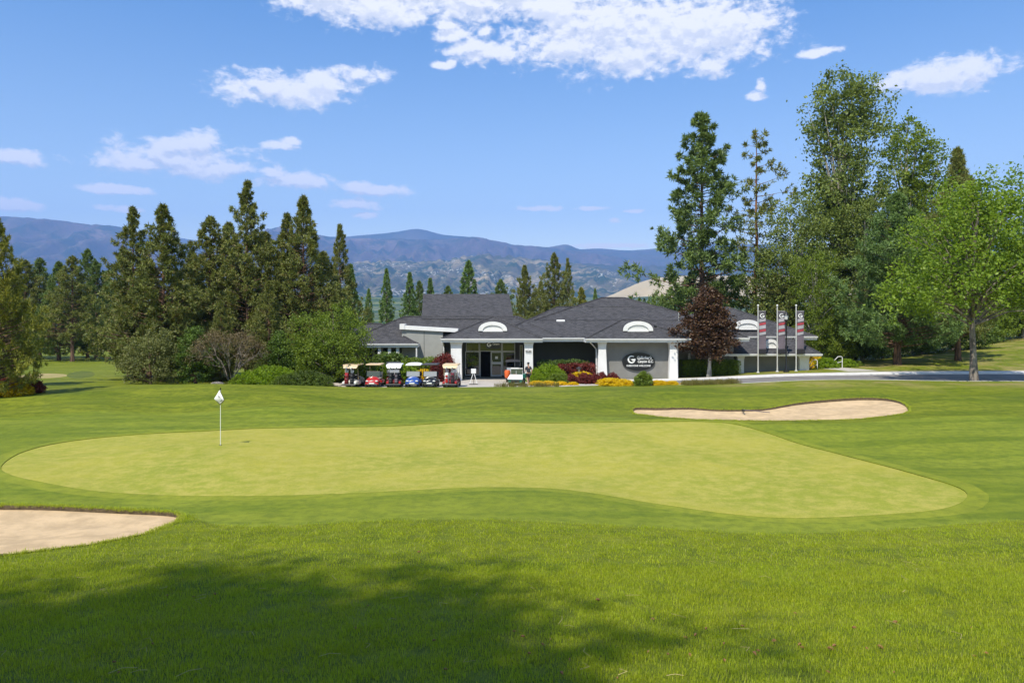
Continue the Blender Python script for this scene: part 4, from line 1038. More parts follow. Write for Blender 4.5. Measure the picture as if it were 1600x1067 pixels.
# utility cart with white bed, by the entrance
Yu = 59.4; xu = (808-800)/F*Yu; zu = H(xu, Yu)
t = thing('utility_cart', 'green and white utility cart with sloping white hood by the entrance', 'utility cart', (xu, Yu, zu), R(-8))
for sx_ in (-.46, .46): wheel(t, sx_, -.9, .23); wheel(t, sx_, .8, .23)
MB().loft([[(-.60,-1.25,.55),(.60,-1.25,.55),(.60,-1.25,.62),(-.60,-1.25,.62)], [(-.55,-.55,.72),(.55,-.55,.72),(.50,-.55,.88),(-.50,-.55,.88)]]).build('hood', M['wplastic'], t)
MB().loft([[(-.52,-1.2,.28),(.52,-1.2,.28),(.56,-1.2,.56),(-.56,-1.2,.56)], [(-.56,-.5,.28),(.56,-.5,.28),(.54,-.5,.72),(-.54,-.5,.72)]]).build('front_body', M['gpaint'], t)
MB().rbox(-.35, .35, -1.24, -1.195, .32, .48, .02).build('grille', M['black'], t)
MB().rbox(-.56, .56, -.5, 1.2, .26, .36, .02).build('floor_pan', M['darkplastic'], t)
MB().rbox(-.62, .62, .5, 1.4, .5, .85, .03).build('cargo_bed', M['gpaint'], t)
MB().rbox(-.42, -.02, .1, .5, .55, .70, .04).build('seat', M['brown'], t); MB().rbox(-.40, -.04, .42, .5, .75, 1.22, .03).build('backrest', M['brown'], t)
m = MB()
for x_ in (-.45, -.02, .5): m.tube([(x_, -.45, .85), (x_, -.38, 1.35)], .02, 5)
m.tube([(-.45, -.38, 1.35), (.5, -.38, 1.35)], .025, 5); m.build('roll_frame', M['pole'], t)
MB().rbox(-.44, .5, -.42, -.40, .9, 1.3, .005).build('windshield', M['glass3'], t)
tag(MB().lathe([(.18, 0), (.22, .1), (.24, .5), (.2, .62)], 14, (xu-.78, Yu+.2, zu+.55)).build('water_cooler', M['orange'], None, True), 'orange round cooler on the left side of the utility cart', 'cooler')
# silhouetted parked golf cart in the porch shade
cart('darkplastic', 'darkplastic', 'darkplastic', 'dark grey golf cart parked in porch shade behind the utility cart', 801, 63.4, 'front', dome=True, group=None)

# ================================================================ person walking beside the utility cart
def person(px, Yp, label, rotz):
    x = (px-800)/F*Yp; z0 = H(x, Yp)
    t = thing('person', label, 'person', (x, Yp, z0), rotz)
    J = {'pel': (0,0,.93), 'sp': (0,.01,1.12), 'ch': (0,0,1.34), 'nk': (0,0,1.50), 'hd0': (0,-.02,1.58), 'hd': (0,-.03,1.68), 'hd1': (0,-.01,1.78),
         'hl': (-.09,0,.90), 'kl': (-.10,-.16,.50), 'al': (-.10,-.06,.09), 'tl': (-.10,-.20,.04), 'hr': (.09,0,.90), 'kr': (.10,.06,.49), 'ar': (.10,.28,.14), 'tr': (.10,.18,.035),
         'sl': (-.19,0,1.42), 'el': (-.26,.10,1.14), 'wl': (-.25,.02,.90), 'fl': (-.25,-.03,.81), 'sr': (.19,0,1.42), 'er': (.26,-.02,1.15), 'wr': (.24,-.20,.98), 'fr': (.23,-.27,.92)}
    names = list(J); E_ = [('pel','sp'),('sp','ch'),('ch','nk'),('nk','hd0'),('hd0','hd'),('hd','hd1'),('pel','hl'),('hl','kl'),('kl','al'),('al','tl'),('pel','hr'),('hr','kr'),('kr','ar'),('ar','tr'),('ch','sl'),('sl','el'),('el','wl'),('wl','fl'),('ch','sr'),('sr','er'),('er','wr'),('wr','fr')]
    rad = {'pel':(.15,.11),'sp':(.135,.10),'ch':(.16,.11),'nk':(.055,.055),'hd0':(.07,.075),'hd':(.08,.095),'hd1':(.06,.07),'hl':(.09,.09),'kl':(.058,.06),'al':(.038,.04),'tl':(.035,.03),'hr':(.09,.09),'kr':(.058,.06),'ar':(.038,.04),'tr':(.035,.03),
           'sl':(.065,.06),'el':(.042,.042),'wl':(.028,.03),'fl':(.03,.02),'sr':(.065,.06),'er':(.042,.042),'wr':(.028,.03),'fr':(.03,.02)}
    def skin(name, verts, edges, rads, mat, par, root=0, sub=1):
        me = bpy.data.meshes.new(name); me.from_pydata(verts, edges, []); me.materials.append(mat)
        o_ = bpy.data.objects.new(name, me); C.objects.link(o_); o_.parent = par
        md = o_.modifiers.new('skin', 'SKIN'); md.use_smooth_shade = True
        for i, r_ in enumerate(rads): me.skin_vertices[0].data[i].radius = r_; me.skin_vertices[0].data[i].use_root = (i == root)
        s_ = o_.modifiers.new('sub', 'SUBSURF'); s_.levels = sub; s_.render_levels = sub
        bpy.context.view_layer.update()
        dg = bpy.context.evaluated_depsgraph_get(); m2 = bpy.data.meshes.new_from_object(o_.evaluated_get(dg)); o_.modifiers.clear(); o_.data = m2; m2.name = name
        return o_
    skinm = simple('skin', (.42, .23, .15), .55); shirt = simple('charcoal_shirt', (.035, .038, .045), .85); shorts = simple('dark_shorts', (.02, .022, .03), .85); shoe = simple('white_shoes', (.5, .5, .48), .6)
    skin('body', [J[n] for n in names], [(names.index(a), names.index(b)) for a, b in E_], [rad[n] for n in names], skinm, t, 0, 2)
    sv = [(0,0,.92),(0,.01,1.12),(0,0,1.34),(0,0,1.47),(-.19,0,1.43),(-.25,.06,1.22),(.19,0,1.43),(.245,-.01,1.22)]
    skin('shirt', sv, [(0,1),(1,2),(2,3),(2,4),(4,5),(2,6),(6,7)], [(.17,.125),(.16,.12),(.18,.13),(.075,.075),(.085,.08),(.065,.065),(.085,.08),(.065,.065)], shirt, t, 2, 2)
    skin('shorts', [(0,0,.95),(-.09,-.02,.86),(-.10,-.13,.58),(.09,.01,.86),(.10,.04,.58)], [(0,1),(1,2),(0,3),(3,4)], [(.165,.125),(.105,.11),(.09,.095),(.105,.11),(.09,.095)], shorts, t, 0, 1)
    hr = MB(); 
    hr.loft([[(r_*math.cos(2*math.pi*i/14), .005+r_*1.12*math.sin(2*math.pi*i/14), z) for i in range(14)] for r_, z in ((.092, 1.70), (.1, 1.74), (.093, 1.79), (.06, 1.825), (.02, 1.835))]).build('cap', shorts, t, True)
    MB().rbox(-.07, .07, -.19, -.08, 1.715, 1.735, .008).build('cap_peak', shorts, t)
    for s_, (ax, ay, az_) in ((-1, J['tl']), (1, J['tr'])):
        MB().rbox(ax-.05, ax+.05, ay-.06, ay+.20, 0.0 if s_ < 0 else .02, .10 if s_ < 0 else .12, .03).build('shoe', shoe, t, True)
    for sx_ in (-.032, .032): MB().lathe([(.004, -.008), (.012, 0), (.004, .008)], 8, (sx_, -.125, 1.695), 'Y').build('eye', M['black'], t)
    MB().loft([[(-.008,-.118,1.70),(.008,-.118,1.70),(0,-.12,1.705)], [(-.016,-.12,1.655),(.016,-.12,1.655),(0,-.15,1.66)]]).build('nose', skinm, t)
    for s_, wj, fj in ((-1, J['wl'], J['fl']), (1, J['wr'], J['fr'])):
        w_ = Vector(wj); f_ = Vector(fj); d_ = (f_-w_).normalized(); sd_ = d_.cross(Vector((1, 0, 0))).normalized()
        for k in range(5):
            o0 = f_-d_*.02+sd_*(k-1.5)*.017 if k < 4 else w_+d_*.03-sd_*.03
            L = (.06, .075, .07, .055, .045)[k]
            p1 = o0+d_*L*.5; p2 = o0+d_*L+Vector((-s_*.02, 0, 0))
            if k == 4: p1 = o0-sd_*.02+d_*.02; p2 = p1+d_*.025
            MB().tube([o0-d_*.03, p1, p2], [.009, .009, .007], 6).build('finger' if k < 4 else 'thumb', skinm, t, True)
person(825.5, 59.3, 'person in dark shirt, shorts and cap walking beside the utility cart', R(200))
# ================================================================ vegetation
rs = np.random.RandomState(11)
def unit(v): return v/np.maximum(np.linalg.norm(v, axis=-1, keepdims=True), 1e-9)
def needles(cent, outw, k, L, wd, up=.25, bias=.9, rng=rs):
    """k slim pointed blades round every puff centre"""
    n = len(cent); c = np.repeat(cent, k, 0); o = np.repeat(outw, k, 0)
    d = unit(rng.randn(n*k, 3)+bias*o+np.array([0, 0, up])); l = L*(.65+.6*rng.rand(n*k, 1))
    s = unit(np.cross(d, rng.randn(n*k, 3)))*wd
    V = np.stack([c-s*.3+rng.randn(n*k, 3)*.02, c+d*l*.5+s, c+d*l, c+d*l*.5-s], 1).reshape(-1, 3)
    return V, np.arange(n*k*4).reshape(-1, 4)
def leaves(cent, size, rng=rs, upb=.5, asp=.6, var=.5):
    n = len(cent); nrm = unit(rng.randn(n, 3)+np.array([0, 0, upb])); a = unit(np.cross(nrm, rng.randn(n, 3))); b = np.cross(nrm, a)
    s = size*(1-var/2+var*rng.rand(n, 1))
    V = np.stack([cent-a*s*.5, cent+b*s*asp*.5-nrm*s*.08, cent+a*s*.5, cent-b*s*asp*.5-nrm*s*.08], 1).reshape(-1, 3)
    return V, np.arange(n*4).reshape(-1, 4)
def np_tubes(segs, n=5):
    """segs: list of (list of points, list of radii) joined in one trunk mesh"""
    m = MB()
    for p, r in segs: m.tube(p, r, n)
    return m
PROTO = {}; M['leaf_mound'] = leafmat('juniper_mound_leaves', (.035, .06, .012), (.10, .15, .02), .25, 1.5, gain=1.3)
def proto(key, crown_V, crown_F, cmat, segs, tmat, h, n=7, smooth=True):
    cme = mesh_np('crown', crown_V, crown_F, M[cmat])
    tme = np_tubes(segs, n).mesh('trunk', M[tmat], smooth)
    PROTO[key] = (cme, tme, h)
def plant_tree(key, px, Y, top, label, cat, name, width=1.0, rot=None, group=None, lift=0.0, cmat=None, cname='crown', tname='trunk', base=None, xw=None):
    cme, tme, h0 = PROTO[key]; x = (px-800)/F*Y if xw is None else xw; z0 = H(x, Y)+lift if base is None else base
    hh = (Z(top, Y)-z0) if top is not None else h0
    k = hh/h0
    t = thing(name, label, cat, (x, Y, z0-.05), rs.rand()*6.28 if rot is None else rot, group)
    t.scale = (k*width, k*width, k)
    link(tname, tme, None, t)
    o_ = link(cname, cme, None, t)
    if cmat: o_.material_slots[0].link = 'OBJECT'; o_.material_slots[0].material = M[cmat]
    return t
def pine(key, h, rmax, start, nb, puffs, k, L, wd, prof, seed, cmat='needle', tmat='bark', rt=.22, upturn=.25, lean=0.0, droop=0.0, gap=0.0, ragged=.35):
    r = np.random.RandomState(seed); C_, O_ = [], []; segs = []
    zs = np.linspace(0, h, 12); tx = np.cumsum(r.randn(12)*.05)*lean; ty = np.cumsum(r.randn(12)*.05)*lean
    tp = [(float(tx[i]), float(ty[i]), float(zs[i])) for i in range(12)]
    segs.append((tp, [rt*(1.25 if i == 0 else 1)*(1-.93*i/11) for i in range(12)]))
    lob = r.rand(6)*6.28
    for b in range(nb):
        t = start+(1-start)*((b+r.rand())/nb); z = t*h; az_ = b*2.39996+r.randn()*.4
        pr = np.interp(t, *zip(*prof))
        if r.rand() < gap*(1-t*.5): continue
        ragg = 1+ragged*r.randn()*.6+.22*math.sin(2*az_+lob[0]+t*9)+.15*math.sin(3*az_+lob[1]-t*14)
        ln = rmax*pr*max(.35, ragg)
        i = t*11; i0 = int(min(i, 10)); f = i-i0
        base = np.array([tx[i0]*(1-f)+tx[i0+1]*f, ty[i0]*(1-f)+ty[i0+1]*f, z])
        dr = np.array([math.cos(az_), math.sin(az_), 0])
        up = upturn*(.4+t)-droop*(1-t); pts_ = []
        for s in (0, .35, .7, 1):
            pts_.append(base+dr*ln*s+np.array([0, 0, ln*(up*s*s+.08*s-droop*.3*s)]))
        if pr*rmax > .5: segs.append(([tuple(p) for p in pts_], [max(.02, rt*.30*(1-t*.7)), max(.014, rt*.18*(1-t*.7)), .012, .006]))
        npf = max(2, int(puffs*(.3+pr)*(.7+.6*r.rand())))
        for q in range(npf):
            s = min(1.04, 1.02-abs(r.randn())*.2) if r.rand() < .6 else .25+.75*math.sqrt(r.rand())
            j = min(int(s*3), 2) ; a = pts_[min(int(s/.35), 2)]; 
            p = base+dr*ln*s+np.array([0, 0, ln*(up*s*s+.08*s-droop*.3*s)])
            lat = np.array([-dr[1], dr[0], 0])*r.randn()*.2*ln*(1.1-s*.65)+np.array([0, 0, r.randn()*.05*ln+.04])
            C_.append(p+lat); O_.append(unit(dr+lat*.6))
    for q in range(6): C_.append(np.array([tx[-1], ty[-1], h-.15*q*h/14])); O_.append(np.array([0, 0, 1.]))
    V, Fq = needles(np.array(C_), np.array(O_), k, L, wd, rng=r)
    proto(key, V, Fq, cmat, segs, tmat, h)
    return len(Fq)
full = [(0,.55),(.06,.85),(.2,1.0),(.4,.88),(.6,.66),(.78,.38),(.9,.17),(1,.03)]
cone = [(0,.9),(.1,1.0),(.3,.82),(.6,.5),(.85,.2),(1,.03)]
irr = [(0,.5),(.15,.95),(.35,1.0),(.55,.82),(.7,.66),(.85,.34),(.94,.14),(1,.03)]
tall = [(0,.7),(.1,1.0),(.25,1.0),(.42,.95),(.6,.80),(.75,.52),(.9,.3),(1,.07)]
spar = [(0,.5),(.2,.9),(.4,.85),(.6,.8),(.8,.65),(.92,.35),(1,.08)]
nt_ = 0
nt_ += pine('pineA', 14, 2.9, .05, 230, 11, 18, .34, .032, full, 1)
nt_ += pine('pineB', 14, 2.7, .04, 215, 11, 18, .34, .032, irr, 2, ragged=.5)
nt_ += pine('pineC', 14, 2.6, .06, 190, 11, 18, .33, .032, full, 3, gap=.12, ragged=.6)
nt_ += pine('pineD', 14, 3.1, .18, 150, 11, 18, .36, .034, full, 4, ragged=.5)       # visible trunk
nt_ += pine('pineTall', 28, 4.4, .12, 190, 14, 17, .60, .058, tall, 5, cmat='needle_blue', rt=.42, ragged=.6, gap=.18, lean=.5)
nt_ += pine('pineSparse', 26, 4.0, .12, 90, 9, 15, .5, .05, spar, 16, tmat='barkred', cmat='needle', rt=.36, ragged=.9, gap=.35, upturn=.1, lean=1.2)
nt_ += pine('spruceA', 10, 2.1, .03, 170, 9, 11, .30, .045, cone, 7, cmat='spruce', upturn=.05, droop=.12, ragged=.15)
nt_ += pine('pineBig', 17, 4.6, .10, 240, 15, 20, .46, .036, full, 8, cmat='needle', rt=.36, ragged=.45)
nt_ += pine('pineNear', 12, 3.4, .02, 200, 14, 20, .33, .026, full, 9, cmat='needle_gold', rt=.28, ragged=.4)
def broad(key, h, th, env, ncl, per, leaf, cr, seed, cmat='leaf', tmat='barkgrey', rt=.2, fork=.35, droop=0, nbranch=40, fill=.35, asp=.6, lean=0.0):
    """env: list of (cx, cy, cz, rx, ry, rz) ellipsoids; clusters sit mostly in the outer shell"""
    r = np.random.RandomState(seed); cl = []; wts = np.array([e[3]*e[5] for e in env]); wts /= wts.sum()
    for i in range(ncl):
        e = env[r.choice(len(env), p=wts)]; d = unit(r.randn(3)); s = (fill+(1-fill)*r.rand()**.5) if r.rand() > .15 else r.rand()
        bump = 1+.14*math.sin(5*d[0]+seed)+.12*math.sin(6*d[2]+2*d[1]+seed*2)+.08*r.randn()
        cl.append(np.array(e[:3])+d*s*bump*np.array(e[3:]))
    cl = np.array(cl); cl = cl[cl[:, 2] > th*.55]
    n = len(cl); rad = cr*(.6+.8*r.rand(n, 1))
    pos = np.repeat(cl, per, 0)+r.randn(n*per, 3)*np.repeat(rad, per, 0)*np.array([.55, .55, .42])
    V, Fq = leaves(pos, leaf, r, asp=asp)
    segs = []; zt_ = h*.82
    ax = np.cumsum(r.randn(8)*.06)*h/14+np.linspace(0, lean, 8); tp = [(float(ax[i]), float(ax[7-i]*.3), zt_*i/7) for i in range(8)]
    segs.append((tp, [rt*(1.35 if i == 0 else 1.0)*(1-.9*i/7) for i in range(8)]))
    pick = r.choice(n, min(nbranch, n), replace=False)
    for j in pick:
        e = cl[j]; zf = min(max(th, (e[2]-th)*fork+th*.9), zt_*.95); i = zf/zt_*7; i0 = int(min(i, 6)); f = i-i0
        b0 = Vector(tp[i0]).lerp(Vector(tp[i0+1]), f); ev = Vector(e); mid = b0.lerp(ev, .5)+Vector((0, 0, (ev-b0).length*.10))
        segs.append(([b0, mid, ev], [rt*.36, rt*.2, .015]))
    proto(key, V, Fq, cmat, segs, tmat, h)
    return len(Fq)
nt_ += broad('maple', 12.4, 3.2, [(0,0,7.6,4.1,3.8,3.6), (-1.6,0,5.6,3.3,3.0,2.2), (1.3,.3,8.9,2.7,2.4,3.0), (-.6,0,10.2,1.7,1.6,2.1), (2.4,0,6.0,2.2,2.2,2.0), (2.4,0,10.0,1.1,1.0,1.9), (-3.3,0,4.9,2.3,2.0,1.5), (3.6,0,5.2,2.0,2.0,1.6)], 640, 40, .19, .50, 21, 'leaf_bright', 'barkgrey', .19, nbranch=70, fill=.3)
nt_ += broad('cotton', 27, 5, [(0,0,21,3.7,3.4,5.4), (.5,0,14,4.6,4.2,5.5), (-2,0,12,4,4,5), (1,0,8,4.5,4,4), (1.6,0,23.5,1.8,1.8,3.2), (-1.8,0,22.0,1.6,1.6,3.4)], 640, 46, .30, .72, 22, 'leaf_cotton', 'barkpale', .38, nbranch=70, fill=.35)
nt_ += broad('cottonB', 24, 4, [(0,0,17,3.0,3.0,6.0), (-1.5,0,11,3.4,3.4,5.5), (1.8,0,16,1.9,1.9,5.6), (.3,0,7,4.2,3.8,4.5)], 520, 46, .28, .62, 23, 'leaf_cotton', 'barkpale', .34, nbranch=60, fill=.4)
nt_ += broad('willow', 18, 3, [(0,0,11,4.2,4,5.5), (-2.4,0,8,3,3,4.2), (2.0,0,13,2.6,2.6,4.2), (0,0,5,4.5,4,3.5)], 520, 46, .24, .62, 24, 'leaf_cotton', 'barkpale', .3, nbranch=50, fill=.4)
nt_ += broad('linden', 7.2, .5, [(0,0,3.9,3.0,2.8,2.9), (-1.1,0,2.6,2.6,2.4,2.0), (1.2,0,2.9,2.2,2.3,2.1)], 480, 46, .15, .42, 25, 'leaf', 'barkgrey', .16, nbranch=40, fill=.5)
nt_ += broad('copper', 5.9, 1.4, [(0,0,3.1,1.55,1.5,1.35), (0,0,4.3,1.1,1.05,1.35), (0,0,2.2,1.55,1.5,.9)], 420, 46, .15, .26, 26, 'leaf_copper', 'barkpale', .11, nbranch=30, fill=.45)
nt_ += broad('thicket', 6, .3, [(0,0,3,3.2,2.6,2.9), (-1.6,0,1.9,2.3,2.0,1.8), (1.7,0,2.2,2.2,2.0,2.0)], 380, 40, .22, .45, 27, 'leaf_dark', 'barkgrey', .12, nbranch=24, fill=.5)
nt_ += broad('cedar', 4.6, .1, [(0,0,1.4,1.35,1.3,1.5), (0,0,2.6,.95,.95,1.5), (0,0,3.7,.45,.45,.9)], 300, 40, .11, .22, 28, 'leaf_cedar', 'bark', .1, nbranch=6, fill=.7)
nt_ += broad('juniper', 4.6, .1, [(0,0,1.9,2.2,1.9,1.9), (.6,0,3.0,1.2,1.2,1.5), (-1.2,0,1.3,1.3,1.3,1.3), (1.5,0,1.2,1.2,1.2,1.2)], 380, 40, .13, .26, 29, 'leaf_olive', 'bark', .12, nbranch=20, fill=.55)
nt_ += broad('youngtree', 4, .9, [(0,0,2.4,1.2,1.2,1.4)], 110, 30, .13, .25, 30, 'leaf', 'barkgrey', .06, nbranch=16, fill=.3)
# bare branching shrub
def bare(key, h, seed):
    r = np.random.RandomState(seed); segs = []; tips = []
    def grow(p, d, L, rad, depth):
        q = p+d*L; mid = p+d*L*.5+Vector(r.randn(3)*.04*L); segs.append(([p, mid, q], [rad, rad*.85, rad*.65]))
        if depth == 0: tips.append(q); return
        for _ in range(3 if depth > 1 else 3):
            nd = (d+Vector(r.randn(3))*.38+Vector((0, 0, .05))).normalized(); grow(q, nd, L*(.62+.15*r.rand()), rad*.6, depth-1)
    for k in range(6):
        a = k*1.05+r.rand(); grow(Vector((0, 0, 0)), Vector((math.cos(a)*.55, math.sin(a)*.45, 1)).normalized(), h*.34, .05, 4)
    T = np.array([tuple(t) for t in tips]); pos = np.repeat(T, 16, 0)+r.randn(len(T)*16, 3)*.16
    V, Fq = leaves(pos, .09, r)
    proto(key, V, Fq, 'twig', segs, 'barkgrey', h, 4, False)
bare('bareshrub', 4.2, 31)
def shrub(key, env, ncl, per, leaf, cr, seed, cmat, core=True, asp=.6, upb=.5):
    r = np.random.RandomState(seed); cl = []; wts = np.array([e[3]*e[5] for e in env]); wts /= wts.sum()
    for i in range(ncl):
        e = env[r.choice(len(env), p=wts)]; d = unit(r.randn(3)); d[2] = abs(d[2])*.95-.1
        cl.append(np.array(e[:3])+d*(.82+.2*r.rand())*np.array(e[3:]))
    cl = np.array(cl); n = len(cl); pos = np.repeat(cl, per, 0)+r.randn(n*per, 3)*cr*.5; pos[:, 2] = np.maximum(pos[:, 2], .03)
    V, Fq = leaves(pos, leaf, r, asp=asp, upb=upb)
    segs = []
    for e in env:   # short stems
        for q in range(5):
            d = unit(r.randn(3)); d[2] = abs(d[2])
            segs.append(([Vector((e[0]*.6, e[1]*.6, -.05)), Vector(e[:3])*.7, Vector(np.array(e[:3])+d*.75*np.array(e[3:]))], [.02, .014, .008]))
    # dense inner leaves
    ni = n*per//3; k_ = np.array([env[r.choice(len(env), p=wts)] for _ in range(ni)]); d = unit(r.randn(ni, 3)); p2 = k_[:, :3]+d*(r.rand(ni, 1)**.33)*.8*k_[:, 3:]; p2[:, 2] = np.abs(p2[:, 2])
    V2_, F2_ = leaves(p2, leaf*1.8, r)
    V = np.r_[V, V2_]; Fq = np.r_[Fq, F2_+len(V)-len(V2_)]
    hh = max(e[2]+e[5] for e in env); proto(key, V, Fq, cmat, segs, 'bark', hh, 4, False)
shrub('round', [(0,0,.25,.8,.75,.75), (.35,.1,.2,.6,.6,.55), (-.4,0,.2,.55,.6,.5)], 130, 30, .085, .10, 41, 'leaf_lime')
shrub('roundB', [(0,0,.25,.7,.7,.8), (-.3,.1,.2,.6,.6,.6), (.4,-.1,.3,.45,.45,.5)], 120, 30, .085, .10, 42, 'leaf_lime')
shrub('mound', [(0,0,.1,1.9,1.2,1.15), (.9,.1,.1,1.2,1.1,.9), (-1.0,0,.1,1.1,1.0,.85)], 340, 34, .07, .12, 43, 'leaf_cedar')
shrub('lace', [(0,0,.9,.7,.6,.75), (.3,0,.5,.5,.5,.6)], 120, 34, .08, .14, 44, 'leaf_red')
def hedge(key, lx, ly, h, seed, cmat, leaf=.07, dens=240, rough=.06):
    r = np.random.RandomState(seed); n = int(dens*(lx*ly+2*lx*h+2*ly*h)*1.3); u = r.rand(n, 3)-.5; f = r.choice(3, n, p=np.array([ly*h, lx*h, lx*ly])/(ly*h+lx*h+lx*ly)); sg_ = np.where(r.rand(n) < .5, -.5, .5)
    for a in range(3): u[f == a, a] = np.where(a == 2, .5, sg_[f == a])
    pos = u*np.array([lx, ly, h])+np.array([0, 0, h/2]); sh = 1-.05*(np.abs(u[:, [0]]*2)**6+np.abs(u[:, [1]]*2)**6)
    pos = pos*np.c_[sh, sh, sh]+r.randn(n, 3)*rough*.6; bump = np.array([noise.noise(Vector(p*1.6)) for p in pos]); pos[:, 1] += bump*.1; pos[:, 2] += bump*.08; pos[:, 2] = np.maximum(pos[:, 2], .02)
    V, Fq = leaves(pos, leaf, r)
    ni = n//2; p2 = (r.rand(ni, 3)-.5)*np.array([lx, ly, h])*.86+np.array([0, 0, h/2]); V2_, F2_ = leaves(p2, leaf*3, r); V = np.r_[V, V2_]; Fq = np.r_[Fq, F2_+len(V)-len(V2_)]
    segs = [([Vector((x_, 0, -.1)), Vector((x_, 0, h*.7))], [.03, .02]) for x_ in np.linspace(-lx/2+.2, lx/2-.2, max(2, int(lx/.6)))]
    proto(key, V, Fq, cmat, segs, 'bark', h, 4, False)
hedge('hedgeLong', 5.3, 1.1, 1.35, 51, 'leaf_cedar', .075)
hedge('hedgeMid', 3.0, .9, .95, 52, 'leaf_lime', .07)
hedge('hedgeRed', 1.95, .8, .85, 53, 'leaf_red', .07)
print('crown quads', nt_)

PG = 'pines of the grove left of the clubhouse'
def T(*a, **k): return plant_tree(*a, **k)
# left edge near tree
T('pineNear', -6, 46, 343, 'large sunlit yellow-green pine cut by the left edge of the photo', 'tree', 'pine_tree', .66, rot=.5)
T('pineNear', -42, 52, 330, 'big dark pine half out of frame behind the leftmost pine', 'tree', 'pine_tree', .75, cmat='needle')
# far left group
for k, (px, Y, top, wd, ky, lb) in enumerate([
    (40,112,408,1.0,'pineB','distant pine nearest the left edge pine beyond the fairway'), (62,118,405,.95,'pineD','second distant pine beyond the fairway, with a bare lower trunk'),
    (92,108,410,1.0,'pineA','distant pine standing over the dry strip beside the fairway'), (113,104,402,1.0,'pineD','distant broad pine third from the fairway end'),
    (137,116,391,.8,'pineB','tallest of the distant pines at the left, narrow top'), (150,112,409,.8,'pineB','distant pine ending the far left group, beside the gap'),
    (22,122,420,1.0,'pineA','distant dark pine peeking out behind the left edge pine'), (168,170,425,.6,'pineD','far pine closing the fairway gap before the main grove'),
    (190,135,395,.9,'pineD','far pine with visible trunk at the back of the fairway, left of the grove')]):
    T(ky, px, Y, top, lb, 'tree', 'pine_tree', wd*1.12, group='distant pines left of the fairway', cmat='needle_blue' if k % 3 else None)
for k, (px, Y, top, wd, ky, lb) in enumerate([
    (208,64,326,.86,'pineC','tall pine at the left end of the main grove, over the fairway'), (255,62,322,.98,'pineA','tall pine right of the grove end pine, with knobbly crown top'),
    (200,70,402,.62,'pineA','lower pine filling the left flank of the main grove'), (232,68,405,1.0,'pineB','dense short pine between the two tall grove end pines'),
    (300,74,392,.9,'pineA','medium pine in the dip between the tall grove pines'), (328,68,341,1.0,'pineB','wide pine left of the highest pine in the grove'),
    (386,66,286,.85,'pineC','highest pine of the grove with open airy top'), (358,72,350,1.0,'pineA','dense pine just left behind the highest pine'),
    (415,72,365,1.0,'pineB','dense pine just right behind the highest pine'), (474,66,309,.85,'pineA','tall pine with slim pointed top right of the highest pine'),
    (449,67,336,.85,'pineC','pine whose top forms the left half of a double crown'), (505,70,395,1.0,'pineB','rounded dense pine behind the bright deciduous tree'),
    (531,74,353,.66,'pineC','slender open pine on the right flank of the grove'), (548,80,415,.85,'spruceA','small conical fir at the right end of the grove'),
    (420,60,440,.95,'pineA','low dark pine in front of the grove centre'), (285,62,455,.9,'pineB','low olive pine at the front of the grove left of the cedars'),
    (345,60,470,.9,'pineA','low pine rising behind the bare branching shrub')]):
    T(ky, px, Y, top, lb, 'tree', 'pine_tree', wd, group=PG)
# behind the clubhouse
for k, (px, Y, top, wd, ky, mt, lb) in enumerate([
    (576,112,452,.6,'spruceA',None,'thin small dark fir in the gap left of the club roof'), (604,98,421,.62,'spruceA',None,'conical fir left of the tall flat roof'),
    (640,98,427,.75,'spruceA',None,'fuller conical fir just left of the tall flat roof'), (672,120,436,.8,'spruceA',None,'small fir tip behind the left end of the tall flat roof'),
    (655,118,440,.8,'pineB','needle_blue','small pine tip immediately right of the fuller conical fir'), (700,125,448,.9,'pineB','needle_blue','low pine tip behind the left half of the tall flat roof'), (732,100,409,.95,'spruceA',None,'dark peaked fir behind the middle of the tall flat roof'),
    (782,110,438,.9,'pineB','needle_blue','low pine showing over the right end of the tall flat roof'), (820,90,416,.75,'pineA',None,'pine directly right of the tall flat roof'),
    (866,92,397,.72,'pineB',None,'tallest pine between the tall flat roof and the main ridge'), (887,100,405,.55,'pineC',None,'narrow pine leaning on the tallest pine behind the roof'),
    (845,100,440,.8,'pineA',None,'low pine between two taller pines behind the roof'), (908,104,450,.8,'pineB','needle_gold','small yellowish pine left of the main roof ridge'), (930,112,452,.5,'spruceA',None,'tiny fir tip left of the main roof ridge'),
    (1048,104,449,.8,'pineB',None,'small pine behind the roof left of the tallest pine'), (1024,112,446,.35,'youngtree',None,'thin scrubby tree tip above the right roof slope')]):
    T(ky, px, Y, top, lb, 'tree', 'fir_tree' if ky == 'spruceA' else 'pine_tree', wd, group='conifers behind the clubhouse roof', cmat=mt)
# tall right pines
T('pineTall', 1096, 86, 181, 'tallest dark green pine rising behind the copper maple', 'tree', 'pine_tree', 1.0, rot=1.0)
T('pineSparse', 1178, 86, 208, 'gaunt sparse pine with reddish trunk right of the tallest pine', 'tree', 'pine_tree', .95, rot=2.2)
T('pineA', 1080, 92, 425, 'lower pine behind the roof at the foot of the tallest pine', 'tree', 'pine_tree', 1.2, cmat='needle_blue')
T('pineB', 1128, 94, 440, 'low pine in the gap between the two tall right pines', 'tree', 'pine_tree', 1.0)
T('pineB', 1212, 82, 428, 'rusty green pine behind the leftmost banner pole', 'tree', 'pine_tree', 1.15, cmat='needle')
